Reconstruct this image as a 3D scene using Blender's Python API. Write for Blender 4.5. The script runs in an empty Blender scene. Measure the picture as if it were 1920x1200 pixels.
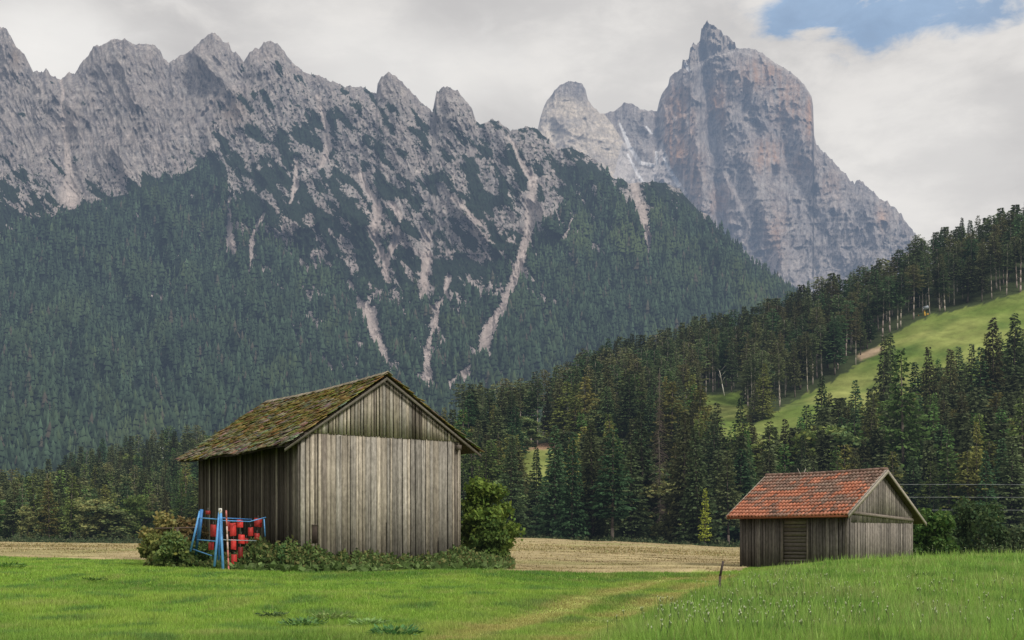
import bpy, math, random
import numpy as np
random.seed(7); RNG = np.random.default_rng(7)
F, HY, EYE = 2130.0, 1010.0, 1.6          # focal length and horizon row measured on the 1920 px wide photograph
C = bpy.context.scene.collection

def at(px, py, Y):
    return np.stack([(np.asarray(px, float)-960)/F*Y, np.asarray(Y, float)+0*np.asarray(px, float), EYE-(np.asarray(py, float)-HY)/F*Y], -1)

# ------------------------------------------------------------------ noise
def _h(ix, iy, s):
    h = (ix*374761393 + iy*668265263 + s*974634777) & 0xffffffff
    h = ((h ^ (h >> 13))*1274126177) & 0xffffffff
    return (h ^ (h >> 16)) & 0xffff
def pn(x, y, s=0):
    x = np.asarray(x, float); y = np.asarray(y, float)
    x0 = np.floor(x).astype(np.int64); y0 = np.floor(y).astype(np.int64)
    fx = x-x0; fy = y-y0
    u = fx*fx*fx*(fx*(fx*6-15)+10); v = fy*fy*fy*(fy*(fy*6-15)+10)
    def g(a, b):
        t = _h(x0+a, y0+b, s)*(2*math.pi/65536)
        return np.cos(t)*(fx-a)+np.sin(t)*(fy-b)
    n0 = g(0, 0)*(1-u)+g(1, 0)*u; n1 = g(0, 1)*(1-u)+g(1, 1)*u
    return (n0*(1-v)+n1*v)*1.5
def fbm(x, y, o=5, s=0, gain=.5):
    r = 0; a = 1; t = 0
    for k in range(o):
        r = r+a*pn(x*2**k, y*2**k, s+k*17); t += a; a *= gain
    return r/t
def ridged(x, y, o=5, s=0, gain=.5):
    r = 0; a = 1; t = 0; w = 1
    for k in range(o):
        n = 1-np.abs(pn(x*2**k, y*2**k, s+k*13))*1.6
        n = np.clip(n, 0, 1)**2*w
        w = np.clip(n*1.6, .25, 1)
        r = r+a*n; t += a; a *= gain
    return r/t
def interp2(gx, gy, G, x, y):
    G = np.asarray(G, float); gx = np.asarray(gx, float); gy = np.asarray(gy, float)
    x = np.clip(x, gx[0], gx[-1]-1e-6); y = np.clip(y, gy[0], gy[-1]-1e-6)
    i = np.clip(np.searchsorted(gx, x, side='right')-1, 0, len(gx)-2); j = np.clip(np.searchsorted(gy, y, side='right')-1, 0, len(gy)-2)
    a = (x-gx[i])/(gx[i+1]-gx[i]); b = (y-gy[j])/(gy[j+1]-gy[j])
    a = a*a*(3-2*a)*.5+a*.5
    return (G[j, i]*(1-a)+G[j, i+1]*a)*(1-b)+(G[j+1, i]*(1-a)+G[j+1, i+1]*a)*b
def in_poly(px, py, poly):
    r = np.zeros(np.shape(px), bool); n = len(poly)
    for i in range(n):
        x1, y1 = poly[i]; x2, y2 = poly[(i+1) % n]
        c = ((y1 > py) != (y2 > py)) & (px < (x2-x1)*(py-y1)/((y2-y1) or 1e-9)+x1)
        r ^= c
    return r
def seg_dist(px, py, pts):
    """distance to polyline of (x,y,halfwidth) divided by the local half width"""
    d = np.full(np.shape(px), 1e9)
    for (x1, y1, w1), (x2, y2, w2) in zip(pts[:-1], pts[1:]):
        dx, dy = x2-x1, y2-y1; t = np.clip(((px-x1)*dx+(py-y1)*dy)/(dx*dx+dy*dy+1e-9), 0, 1)
        d = np.minimum(d, np.hypot(px-x1-t*dx, py-y1-t*dy)/(w1+(w2-w1)*t))
    return d
def sstep(a, b, x):
    t = np.clip((x-a)/(b-a), 0, 1); return t*t*(3-2*t)
def mixc(a, b, t):
    return a*(1-t[..., None])+np.asarray(b, float)*t[..., None]

# ------------------------------------------------------------------ mesh helpers
def mk(name, V, FQ=None, FT=None, mat=None, col=None, parent=None, smooth=False, link=True):
    V = np.asarray(V, np.float32).reshape(-1, 3)
    me = bpy.data.meshes.new(name); me.vertices.add(len(V)); me.vertices.foreach_set('co', V.ravel())
    idx = []; tot = []
    if FQ is not None and len(FQ): FQ = np.asarray(FQ, np.int32); idx.append(FQ.ravel()); tot.append(np.full(len(FQ), 4, np.int32))
    if FT is not None and len(FT): FT = np.asarray(FT, np.int32); idx.append(FT.ravel()); tot.append(np.full(len(FT), 3, np.int32))
    idx = np.concatenate(idx); tot = np.concatenate(tot)
    me.loops.add(len(idx)); me.loops.foreach_set('vertex_index', idx)
    me.polygons.add(len(tot)); st = np.concatenate([[0], np.cumsum(tot)[:-1]]).astype(np.int32)
    me.polygons.foreach_set('loop_start', st)
    if smooth: me.polygons.foreach_set('use_smooth', np.ones(len(tot), bool))
    me.update(calc_edges=True)
    if col is not None:
        col = np.asarray(col, np.float32); 
        if col.shape[-1] == 3: col = np.concatenate([col, np.ones((len(col), 1), np.float32)], 1)
        a = me.color_attributes.new('col', 'FLOAT_COLOR', 'POINT'); a.data.foreach_set('color', col.ravel())
    if mat: me.materials.append(mat)
    o = bpy.data.objects.new(name, me)
    if link: C.objects.link(o)
    if parent: o.parent = parent
    return o
def tag(o, label=None, cat=None, group=None, kind=None):
    if label: o['label'] = label
    if cat: o['category'] = cat
    if group: o['group'] = group
    if kind: o['kind'] = kind
    return o
def empty(name, loc=(0, 0, 0), rz=0):
    o = bpy.data.objects.new(name, None); C.objects.link(o); o.location = loc; o.rotation_euler = (0, 0, rz); o.empty_display_size = .3
    return o
def grid_faces(ny, nx):
    a = np.arange(ny*nx).reshape(ny, nx)
    return np.stack([a[:-1, :-1], a[:-1, 1:], a[1:, 1:], a[1:, :-1]], -1).reshape(-1, 4)
class MB:
    def __init__(s): s.v = []; s.q = []; s.c = []; s.n = 0
    def add(s, V, Q, c):
        V = np.asarray(V, float); s.v.append(V); s.q.append(np.asarray(Q)+s.n); s.c.append(np.tile(np.asarray(c, float), (len(V), 1))); s.n += len(V)
    def box(s, o, a, b, c, col=(.5, .5, .5), bev=0):
        """corner o, edge vectors a, b, c"""
        o, a, b, c = (np.asarray(t, float) for t in (o, a, b, c))
        V = [o, o+a, o+a+b, o+b, o+c, o+a+c, o+a+b+c, o+b+c]
        s.add(V, [(0, 3, 2, 1), (4, 5, 6, 7), (0, 1, 5, 4), (1, 2, 6, 5), (2, 3, 7, 6), (3, 0, 4, 7)], col)
    def bar(s, p, q, r0, r1=None, n=8, col=(.5, .5, .5)):
        p = np.asarray(p, float); q = np.asarray(q, float); r1 = r0 if r1 is None else r1
        d = q-p; d = d/np.linalg.norm(d); u = np.cross(d, (0, 0, 1) if abs(d[2]) < .9 else (1, 0, 0)); u /= np.linalg.norm(u); w = np.cross(d, u)
        t = np.arange(n)*2*math.pi/n
        ring = np.cos(t)[:, None]*u+np.sin(t)[:, None]*w
        V = np.concatenate([p+ring*r0, q+ring*r1, [p], [q]])
        i = np.arange(n); j = (i+1) % n
        Q = [(a, b, b+n, a+n) for a, b in zip(i, j)]+[(2*n, b, a, a) for a, b in zip(i, j)]+[(2*n+1, a+n, b+n, b+n) for a, b in zip(i, j)]
        s.add(V, Q, col)
    def path(s, pts, r0, r1=None, n=6, col=(.5, .5, .5)):
        r1 = r0 if r1 is None else r1; m = len(pts)-1
        for k in range(m): s.bar(pts[k], pts[k+1], r0+(r1-r0)*k/m, r0+(r1-r0)*(k+1)/m, n, col)
    def build(s, name, mat, parent=None, link=True):
        Q = np.concatenate(s.q); V = np.concatenate(s.v)
        tri = Q[:, 2] == Q[:, 3]
        return mk(name, V, Q[~tri], Q[tri][:, :3], mat, np.concatenate(s.c), parent, link=link)

# ------------------------------------------------------------------ materials
def mat(name, base=None, use_col=True, rough=.9, noise=None, bump=None, haze=True, objvar=0, transl=0, spec=.2, tint2=None):
    """noise = (scale xyz, amount, detail); bump = (scale, strength, distance); haze: air light that grows with the distance of the place itself"""
    m = bpy.data.materials.new(name); m.use_nodes = True; nt = m.node_tree; N = nt.nodes; L = nt.links; N.clear()
    out = N.new('ShaderNodeOutputMaterial'); b = N.new('ShaderNodeBsdfPrincipled')
    b.inputs['Roughness'].default_value = rough; b.inputs['Specular IOR Level'].default_value = spec
    if use_col:
        a = N.new('ShaderNodeAttribute'); a.attribute_name = 'col'; c = a.outputs['Color']
        if base:
            mm = N.new('ShaderNodeMix'); mm.data_type = 'RGBA'; mm.blend_type = 'MULTIPLY'; mm.inputs[0].default_value = 1; mm.inputs[7].default_value = (*base, 1); L.new(c, mm.inputs[6]); c = mm.outputs[2]
    else:
        a = N.new('ShaderNodeRGB'); a.outputs[0].default_value = (*base, 1); c = a.outputs[0]
    tc = N.new('ShaderNodeTexCoord')
    if noise:
        for k, (sc, am, det) in enumerate(noise if isinstance(noise, list) else [noise]):
            mp = N.new('ShaderNodeMapping'); mp.inputs['Scale'].default_value = sc; L.new(tc.outputs['Object'], mp.inputs[0])
            nz = N.new('ShaderNodeTexNoise'); nz.inputs['Scale'].default_value = 1; nz.inputs['Detail'].default_value = det; nz.inputs['Roughness'].default_value = .65; L.new(mp.outputs[0], nz.inputs['Vector'])
            mr = N.new('ShaderNodeMapRange'); mr.inputs[1].default_value = .3; mr.inputs[2].default_value = .7; mr.inputs[3].default_value = 1-am; mr.inputs[4].default_value = 1+am; L.new(nz.outputs['Fac'], mr.inputs[0])
            vm = N.new('ShaderNodeVectorMath'); vm.operation = 'SCALE'; L.new(c, vm.inputs[0]); L.new(mr.outputs[0], vm.inputs[3]); c = vm.outputs[0]
    if objvar:
        oi = N.new('ShaderNodeObjectInfo'); hs = N.new('ShaderNodeHueSaturation')
        for k, (lo, hi, ip) in enumerate(((.5-objvar*.06, .5+objvar*.05, 'Hue'), (1-objvar*.35, 1+objvar*.3, 'Value'))):
            wn = N.new('ShaderNodeMath'); wn.operation = 'MULTIPLY'; wn.inputs[1].default_value = (1, 37.3)[k]; L.new(oi.outputs['Random'], wn.inputs[0])
            fr = N.new('ShaderNodeMath'); fr.operation = 'FRACT'; L.new(wn.outputs[0], fr.inputs[0])
            mr = N.new('ShaderNodeMapRange'); mr.inputs[3].default_value = lo; mr.inputs[4].default_value = hi; L.new(fr.outputs[0], mr.inputs[0]); L.new(mr.outputs[0], hs.inputs[ip])
        L.new(c, hs.inputs['Color']); c = hs.outputs[0]
    L.new(c, b.inputs['Base Color'])
    if bump:
        sc, st, di = bump
        mp = N.new('ShaderNodeMapping'); mp.inputs['Scale'].default_value = sc; L.new(tc.outputs['Object'], mp.inputs[0])
        nz = N.new('ShaderNodeTexNoise'); nz.inputs['Scale'].default_value = 1; nz.inputs['Detail'].default_value = 8; nz.inputs['Roughness'].default_value = .7; L.new(mp.outputs[0], nz.inputs['Vector'])
        bp = N.new('ShaderNodeBump'); bp.inputs['Strength'].default_value = st; bp.inputs['Distance'].default_value = di; L.new(nz.outputs['Fac'], bp.inputs['Height']); L.new(bp.outputs[0], b.inputs['Normal'])
    sh = b.outputs[0]
    if transl:
        tr = N.new('ShaderNodeBsdfTranslucent'); L.new(c, tr.inputs[0]); ms = N.new('ShaderNodeMixShader'); ms.inputs[0].default_value = transl; L.new(sh, ms.inputs[1]); L.new(tr.outputs[0], ms.inputs[2]); sh = ms.outputs[0]
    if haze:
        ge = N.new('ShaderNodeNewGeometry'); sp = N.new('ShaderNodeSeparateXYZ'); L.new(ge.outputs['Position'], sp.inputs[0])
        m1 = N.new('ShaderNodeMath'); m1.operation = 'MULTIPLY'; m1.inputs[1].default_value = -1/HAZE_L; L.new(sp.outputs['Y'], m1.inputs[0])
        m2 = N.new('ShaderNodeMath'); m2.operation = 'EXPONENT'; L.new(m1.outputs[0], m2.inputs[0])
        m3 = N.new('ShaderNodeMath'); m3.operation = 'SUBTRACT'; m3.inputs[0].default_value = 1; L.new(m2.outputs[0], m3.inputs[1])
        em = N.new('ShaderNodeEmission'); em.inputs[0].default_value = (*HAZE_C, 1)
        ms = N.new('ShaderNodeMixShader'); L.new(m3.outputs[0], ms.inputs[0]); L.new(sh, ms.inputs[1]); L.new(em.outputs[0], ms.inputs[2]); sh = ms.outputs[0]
    L.new(sh, out.inputs[0])
    return m
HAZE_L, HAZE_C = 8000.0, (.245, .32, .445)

M = {}
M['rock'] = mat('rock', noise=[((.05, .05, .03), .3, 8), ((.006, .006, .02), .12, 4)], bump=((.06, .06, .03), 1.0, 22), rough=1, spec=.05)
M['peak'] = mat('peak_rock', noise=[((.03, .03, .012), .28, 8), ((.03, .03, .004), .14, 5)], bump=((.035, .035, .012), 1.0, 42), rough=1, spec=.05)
M['far_tree'] = mat('far_conifer', rough=1, spec=.02)
M['meadow'] = mat('meadow_soil', noise=[((.6, .6, .6), .3, 6), ((.08, .08, .08), .15, 3)], bump=((6, 6, 6), .6, .05), rough=1, spec=.05)
M['hay'] = mat('hay_ground', noise=[((.5, 1.6, .5), .35, 8), ((.08, .2, .1), .15, 3)], bump=((2, 5, 2), 1, .15), rough=1, spec=.05)
M['hill'] = mat('hill_grass', noise=[((.25, .25, .25), .28, 6), ((.03, .03, .03), .18, 3)], bump=((1, 1, 1), .6, .2), rough=1, spec=.05)
M['blade'] = mat('grass_blade', rough=.7, transl=.35, spec=.15, haze=False)
M['straw'] = mat('straw', rough=.8, transl=.2, spec=.1, haze=False)
M['flower'] = mat('white_flower', rough=.8, transl=.3, haze=False)
M['needle'] = mat('spruce_needles', rough=.85, objvar=1.35, transl=.28, spec=.1)
M['leaf'] = mat('broad_leaves', rough=.7, objvar=.7, transl=.3, spec=.15)
M['bark'] = mat('bark', noise=((3, 3, .8), .3, 5), rough=1, objvar=.6, spec=.05)
M['wood'] = mat('weathered_boards', noise=[((34, 34, .45), .55, 5), ((11, 11, 5), .32, 7), ((.9, .9, .9), .16, 4)], bump=((60, 60, 2), .8, .015), rough=.9, spec=.15, haze=False)
M['wood_h'] = mat('weathered_beam', noise=[((6, 6, 20), .3, 6)], bump=((20, 20, 40), .5, .01), rough=.9, spec=.15, haze=False)
M['shake'] = mat('mossy_shingle', noise=[((5, 5, 5), .4, 6), ((22, 22, 22), .3, 4)], bump=((16, 16, 16), .7, .02), rough=1, spec=.1, haze=False)
M['tile'] = mat('clay_tile', noise=[((7, 7, 7), .3, 6), ((1.2, 1.2, 1.2), .15, 3)], bump=((30, 30, 30), .3, .01), rough=.85, spec=.2, haze=False)
M['dark'] = mat('dark_inside', base=(.008, .007, .006), use_col=False, haze=False)
M['paint'] = mat('worn_paint', noise=[((14, 14, 9), .25, 6)], rough=.55, spec=.4, haze=False)
M['metal'] = mat('far_metal', rough=.5, spec=.4)

# ------------------------------------------------------------------ camera, light, sky
cam = bpy.data.objects.new('camera', bpy.data.cameras.new('camera')); C.objects.link(cam)
cam.location = (0, 0, EYE); cam.rotation_euler = (math.pi/2, 0, 0)
cam.data.lens = F/1920*36; cam.data.sensor_width = 36; cam.data.shift_y = (HY-600)/1920; cam.data.clip_end = 30000; cam.data.clip_start = .1
sc = bpy.context.scene; sc.camera = cam
sc.view_settings.view_transform = 'Standard'; sc.view_settings.look = 'None'; sc.view_settings.exposure = 0
sc.cycles.max_bounces = 5; sc.cycles.diffuse_bounces = 2; sc.cycles.glossy_bounces = 1; sc.cycles.transmission_bounces = 2
SAZ, SEL = math.radians(132), math.radians(42)      # clockwise from +Y, height
sd = np.array([math.sin(SAZ)*math.cos(SEL), math.cos(SAZ)*math.cos(SEL), math.sin(SEL)])
sun = bpy.data.objects.new('sun', bpy.data.lights.new('sun', 'SUN')); C.objects.link(sun)
sun.data.energy = 2.7; sun.data.angle = math.radians(12); sun.data.color = (1, .95, .87)
from mathutils import Vector
sun.rotation_euler = Vector(sd).to_track_quat('Z', 'Y').to_euler(); sun.location = (30, -30, 60)
w = bpy.data.worlds.new('World'); sc.world = w; w.use_nodes = True
N = w.node_tree.nodes; L = w.node_tree.links; N.clear()
def nd(t, **k):
    n = N.new(t)
    for a, b in k.items(): setattr(n, a, b)
    return n
def math_(op, a, b=None, c=None):
    n = nd('ShaderNodeMath', operation=op)
    for i, v in enumerate((a, b, c)):
        if v is None: continue
        if isinstance(v, (int, float)): n.inputs[i].default_value = v
        else: L.new(v, n.inputs[i])
    return n.outputs[0]
def mrange(x, a, b, c=0, d=1, smooth=True):
    n = nd('ShaderNodeMapRange'); n.interpolation_type = 'SMOOTHSTEP' if smooth else 'LINEAR'
    L.new(x, n.inputs[0]); n.inputs[1].default_value = a; n.inputs[2].default_value = b; n.inputs[3].default_value = c; n.inputs[4].default_value = d
    return n.outputs[0]
def mixn(f, a, b):
    n = nd('ShaderNodeMix', data_type='RGBA'); L.new(f, n.inputs[0])
    for i, v in ((6, a), (7, b)):
        if isinstance(v, tuple): n.inputs[i].default_value = (*v, 1)
        else: L.new(v, n.inputs[i])
    return n.outputs[2]
tc = nd('ShaderNodeTexCoord'); sky = nd('ShaderNodeTexSky', sky_type='NISHITA'); sky.sun_disc = False
sky.sun_elevation = SEL; sky.sun_rotation = SAZ; sky.dust_density = .6
sx = nd('ShaderNodeSeparateXYZ'); L.new(tc.outputs['Generated'], sx.inputs[0])
ax = math_('ARCTAN2', sx.outputs[0], sx.outputs[1]); el = math_('ARCSINE', sx.outputs[2])
def noise(scale, det, off=0, rough=.55):
    cb = nd('ShaderNodeCombineXYZ'); L.new(math_('MULTIPLY', ax, scale[0]), cb.inputs[0]); L.new(math_('MULTIPLY', el, scale[1]), cb.inputs[1]); cb.inputs[2].default_value = off
    n = nd('ShaderNodeTexNoise'); n.inputs['Scale'].default_value = 1; n.inputs['Detail'].default_value = det; n.inputs['Roughness'].default_value = rough; n.inputs['Distortion'].default_value = .3
    L.new(cb.outputs[0], n.inputs['Vector']); return n.outputs['Fac']
def dirof(px, py):
    x = (px-960)/F; z = (HY-py)/F; return math.atan2(x, 1), math.asin(z/math.sqrt(x*x+1+z*z))
def blob(px, py, rx, ry, soft=1.0, nz=None, na=0):
    a0, e0 = dirof(px, py)
    dx = math_('DIVIDE', math_('SUBTRACT', ax, a0), rx/F); dy = math_('DIVIDE', math_('SUBTRACT', el, e0), ry/F)
    d = math_('SQRT', math_('ADD', math_('MULTIPLY', dx, dx), math_('MULTIPLY', dy, dy)))
    if nz is not None: d = math_('ADD', d, math_('MULTIPLY', math_('SUBTRACT', nz, .5), na))
    return mrange(d, 1+soft*.5, 1-soft*.5)
n1 = noise((5, 12), 7, 0); n2 = noise((2.2, 6), 4, 3.3); n3 = noise((16, 34), 6, 8, .6)
cl = math_('ADD', math_('MULTIPLY', n1, .5), math_('ADD', math_('MULTIPLY', n2, .25), math_('MULTIPLY', n3, .25)))
grey = mixn(mrange(cl, .41, .58), (.56, .55, .55), (.77, .75, .73))
b_a = blob(100, 90, 150, 70, 1.4, n3, 1.2); b_b = blob(720, 130, 200, 80, 1.6, n3, 1.4); b_c = blob(1130, 130, 200, 110, 1.6, n3, 1.2); b_d = blob(1700, 300, 190, 120, 1.6, n3, 1.4)
br = math_('MINIMUM', math_('ADD', math_('ADD', b_a, math_('MULTIPLY', b_b, .7)), math_('ADD', math_('MULTIPLY', b_c, .35), math_('MULTIPLY', b_d, .45))), 1.0)
grey = mixn(math_('MULTIPLY', br, .75), grey, (.92, .905, .88))
blue = nd('ShaderNodeVectorMath', operation='SCALE'); L.new(sky.outputs[0], blue.inputs[0]); blue.inputs[3].default_value = .1
bl = blob(1690, 18, 140, 44, 1.2, n3, 3.4); bl2 = blob(1510, 8, 90, 36, 1.2, n3, 3.0)
bl = math_('MINIMUM', math_('ADD', bl, bl2), .8)
bluec = mixn(mrange(n3, .2, .8, .35, .6), blue.outputs[0], (.36, .60, .92))
skyc = mixn(bl, grey, bluec)
zen = mrange(el, .5, 1.1, 1.0, 1.9)             # clouds brighten towards the zenith
low = mrange(el, -.02, .0, .15, 1.0)
vs = nd('ShaderNodeVectorMath', operation='SCALE'); L.new(skyc, vs.inputs[0]); L.new(math_('MULTIPLY', zen, low), vs.inputs[3])
bg = nd('ShaderNodeBackground'); L.new(vs.outputs[0], bg.inputs[0]); bg.inputs[1].default_value = 1.0
wo = nd('ShaderNodeOutputWorld'); L.new(bg.outputs[0], wo.inputs[0])

# ------------------------------------------------------------------ ground
GX = [-600, 0, 250, 400, 480, 720, 850, 960, 1150, 1388, 1600, 1750, 1920, 2500]
GY = [8, 14.5, 25, 38, 45, 50, 55, 80, 120, 180, 220, 260, 300, 350, 400, 460, 550, 700, 1000, 1600]
G = [
 [1350]*14,
 [1200]*14,
 [1120,1120,1120,1120,1120,1120,1120,1120,1118,1116,1113,1110,1107,1100],
 [1068,1068,1070,1071,1072,1073,1074,1075,1078,1077,1066,1060,1056,1050],
 [1056,1056,1057,1058,1058,1058,1060,1064,1069,1070.5,1055,1048,1042,1030],
 [1050,1050,1052,1053,1054,1055,1057,1059,1063,1068,1056,1050,1045,1035],
 [1046,1046,1047,1048,1048,1050,1052,1054,1058,1063,1058,1053,1050,1040],
 [1032,1032,1034,1035,1036,1037,1036,1036,1040,1048,1050,1050,1050,1045],
 [1022,1022,1024,1024,1024,1024,1022,1021,1027,1038,1043,1044,1045,1045],
 [1018,1018,1021,1021,1020,1016,1012,1010,1017,1028,1034,1037,1040,1040],
 [1017,1017,1020,1019,1018,1013,1010,1009,1015,1026,1032,1035,1036,1036],
 [1014,1014,1012,1010,1005,985,970,955,950,930,925,920,915,900],
 [1005,1005,990,980,970,930,870,838,835,860,855,850,840,820],
 [985,985,965,945,930,880,845,832,800,790,770,740,700,640],
 [965,965,925,900,895,855,832,825,760,730,672,630,592,480],
 [950,950,885,862,865,840,820,814,725,665,592,520,468,330],
 [945,945,885,866,870,850,830,820,740,670,595,525,475,340],
 [945,945,900,890,900,880,860,850,800,740,660,600,560,420],
 [955,955,930,930,930,930,920,910,890,850,800,760,720,600],
 [960]*14]
def gpy(px, Y): return interp2(GX, GY, G, px, Y)
def gz(X, Y):
    X = np.asarray(X, float); Y = np.asarray(Y, float)
    px = 960+F*X/np.maximum(Y, 8); Yc = np.maximum(Y, 8)
    z = EYE-(gpy(px, Yc)-HY)/F*Yc
    return z+fbm(X*.12, Y*.12, 3, 5)*.12*sstep(8, 30, Y)+fbm(X*.02, Y*.02, 4, 9)*sstep(230, 330, Y)*4
def ground_at(px, py, lo=9, hi=70):
    ys = np.linspace(lo, hi, 800); x = (px-960)/F*ys; p = HY-(gz(x, ys)-EYE)/ys*F
    i = np.argmax(p <= py) if (p <= py).any() else len(ys)-1
    return x[i], ys[i], float(gz(x[i], ys[i]))
STRIP = [(1385,905),(1402,806),(1440,778),(1500,745),(1560,715),(1600,690),(1650,645),(1700,612),(1745,592),(1820,575),(1925,545),(2500,380),(2500,560),(1925,705),(1850,735),(1760,775),(1680,812),(1600,850),(1530,885),(1450,915)]
PATCH = [(1305,748),(1340,740),(1392,733),(1410,800),(1405,905),(1335,905),(1312,830)]
PATCH2 = [(975,842),(1005,836),(1062,838),(1060,860),(1045,960),(1000,975),(985,930)]
Ys = np.concatenate([np.linspace(-30, 8, 20), np.arange(8.2, 62, .28), np.geomspace(62.4, 260, 150), np.linspace(262, 620, 240), np.geomspace(630, 30000, 30)])
PXs = np.concatenate([np.linspace(-9000, -700, 24), np.linspace(-600, 0, 40), np.arange(5, 1925, 5.), np.linspace(1930, 2500, 40), np.linspace(2600, 11000, 24)])
PXg, Yg = np.meshgrid(PXs, Ys)
Xg = (PXg-960)/F*np.maximum(Yg, 14); Zg = gz(Xg, np.maximum(Yg, 0))
Zg = np.where(Yg > 1600, EYE-(960-HY)/F*1600*(1600/np.maximum(Yg, 1)), Zg)
PYg = HY-(Zg-EYE)/np.maximum(Yg, 5)*F; PXv = 960+F*Xg/np.maximum(Yg, 8)
def hay_border(px): return np.interp(px, [-9000, 0, 265, 480, 860, 950, 1100, 1300, 1388, 1420, 1600, 11000], [54, 54, 50, 47, 43, 39.3, 39, 40, 42.5, 60, 66, 66])
nz = fbm(Xg*.3, Yg*.3, 5, 21); big = fbm(Xg*.05, Yg*.05, 4, 31)
# wheel ruts of the track
def rut(pts): return [ground_at(a, b)[:2] for a, b in pts]
RUTS = [rut([(860, 1199), (960, 1172), (1080, 1132), (1180, 1104), (1270, 1085)]), rut([(1040, 1199), (1150, 1158), (1240, 1122), (1310, 1098), (1350, 1082)])]
def rutd(X, Y):
    d = np.full(np.shape(X), 9.)
    for r in RUTS: d = np.minimum(d, seg_dist(X, Y, [(a, b, 1) for a, b in r]))
    return d
green = np.array([.19, .32, .045]); colG = np.broadcast_to(green, Xg.shape+(3,)).copy()
colG = mixc(colG, (.24, .31, .06), np.clip(.5+big, 0, 1)*.6)
rd = rutd(Xg, Yg)+nz*.2
colG = mixc(colG, (.42, .36, .15), sstep(.5, .1, rd)*.45)
hay_far = np.interp(PXv, [-9000, 0, 900, 1388, 11000], [205, 205, 196, 192, 180])+nz*5
ishay = (Yg > hay_border(PXv)+nz*1.2) & (Yg < hay_far)
hayc = np.broadcast_to(np.array([.38, .31, .17]), Xg.shape+(3,)).copy()
win = fbm(Xg*.10+Yg*.02, Yg*.55, 4, 41)
hayc = mixc(hayc, (.25, .19, .10), np.clip(.45-win*2.0, 0, 1)); hayc = mixc(hayc, (.24, .25, .09), np.clip(big*1.5, 0, .6))
ishill = (Yg >= hay_far) | ((PXv > 1430) & (Yg > 66+nz*6))
strip = in_poly(PXv+nz*8, PYg+nz*6, STRIP) | in_poly(PXv+nz*6, PYg+nz*4, PATCH) | in_poly(PXv+nz*5, PYg, PATCH2)
hillc = np.broadcast_to(np.array([.05, .065, .028]), Xg.shape+(3,)).copy()
mead = mixc(np.broadcast_to(np.array([.115, .165, .035]), Xg.shape+(3,)).copy(), (.24, .26, .08), np.clip(.5+fbm(Xg*.03, Yg*.05, 4, 55)*1.4, 0, 1))
mead = mixc(mead, (.06, .105, .025), np.clip(fbm(Xg*.06, Yg*.1, 4, 77)*1.6, 0, .7))
hillc = np.where(strip[..., None], mead, hillc)
bank = seg_dist(PXv, PYg, [(975, 838, 6), (1070, 836, 6)]) ; hillc = mixc(hillc, (.30, .19, .12), sstep(1.2, .7, bank+nz*.5))
bare = seg_dist(PXv, PYg, [(1615, 668, 7), (1650, 655, 6)]); hillc = mixc(hillc, (.40, .30, .2), sstep(1.3, .6, bare+nz*.6))
allc = np.where(ishill[..., None], hillc, np.where(ishay[..., None], hayc, colG))
Zg = Zg+np.where(ishay, .24*np.clip(win+.2, 0, 1), 0)
fq = grid_faces(*Xg.shape); V = np.stack([Xg, Yg, Zg], -1).reshape(-1, 3); cc = allc.reshape(-1, 3)
fm = np.where(ishill.ravel()[fq[:, 0]], 2, np.where(ishay.ravel()[fq[:, 0]], 1, 0))
for k, (nm, mt) in enumerate((('meadow', 'meadow'), ('hay_field', 'hay'), ('hillside', 'hill'))):
    f = fq[fm == k]; u, inv = np.unique(f, return_inverse=True)
    tag(mk(nm, V[u], inv.reshape(-1, 4), None, M[mt], cc[u], smooth=True), kind='structure')

# ------------------------------------------------------------------ mountains
def profile(pts, px, seed, rough, amp):
    a = np.array(pts, float); y = np.interp(px, a[:, 0], a[:, 1])
    am = amp*np.interp(px, *zip(*rough))
    return y-am*(ridged(px/26, px*0+seed, 4, seed, .6)-.45)*2.2-am*1.5*fbm(px/7, px*0, 4, seed+3, .65)
def build_mountain(name, prof_pts, rough, x0, x1, nx, ny, foot, yfun, relief, colour, material, seed, amp=2.5, up=1.6):
    px = np.linspace(x0, x1, nx); ridge = np.minimum(profile(prof_pts, px, seed, rough, amp), foot-5)
    v = np.linspace(0, 1, ny)[:, None]                    # 0 at the ridge
    PX = np.broadcast_to(px, (ny, nx)); PY = ridge+(foot-ridge)*(.25*v*v+.75*v)
    below = PY-ridge
    Y = yfun(PX, PY)+relief(PX, PY, below)
    P = at(PX, PY, Y)
    back = []
    for d, dz in ((60, .02), (200, .15), (500, .5), (900, 1.0)):
        q = P[0].copy(); z = q[:, 2]; q[:, 1] += d; q[:, 2] = z*(1-dz)-(10 if dz == 1 else 0); back.append(q)
    P2 = np.concatenate([np.stack(back[::-1]), P])
    col = colour(PX, PY, below, P)
    c2 = np.concatenate([np.repeat(col[:1], 4, 0), col])
    o = mk(name, P2.reshape(-1, 3), grid_faces(ny+4, nx)[:, ::-1], None, material, c2.reshape(-1, 3), smooth=False)
    return o, PX, PY, P

def wq(px, py, s): return fbm(px/40, py/40, 3, s)*14
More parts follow.
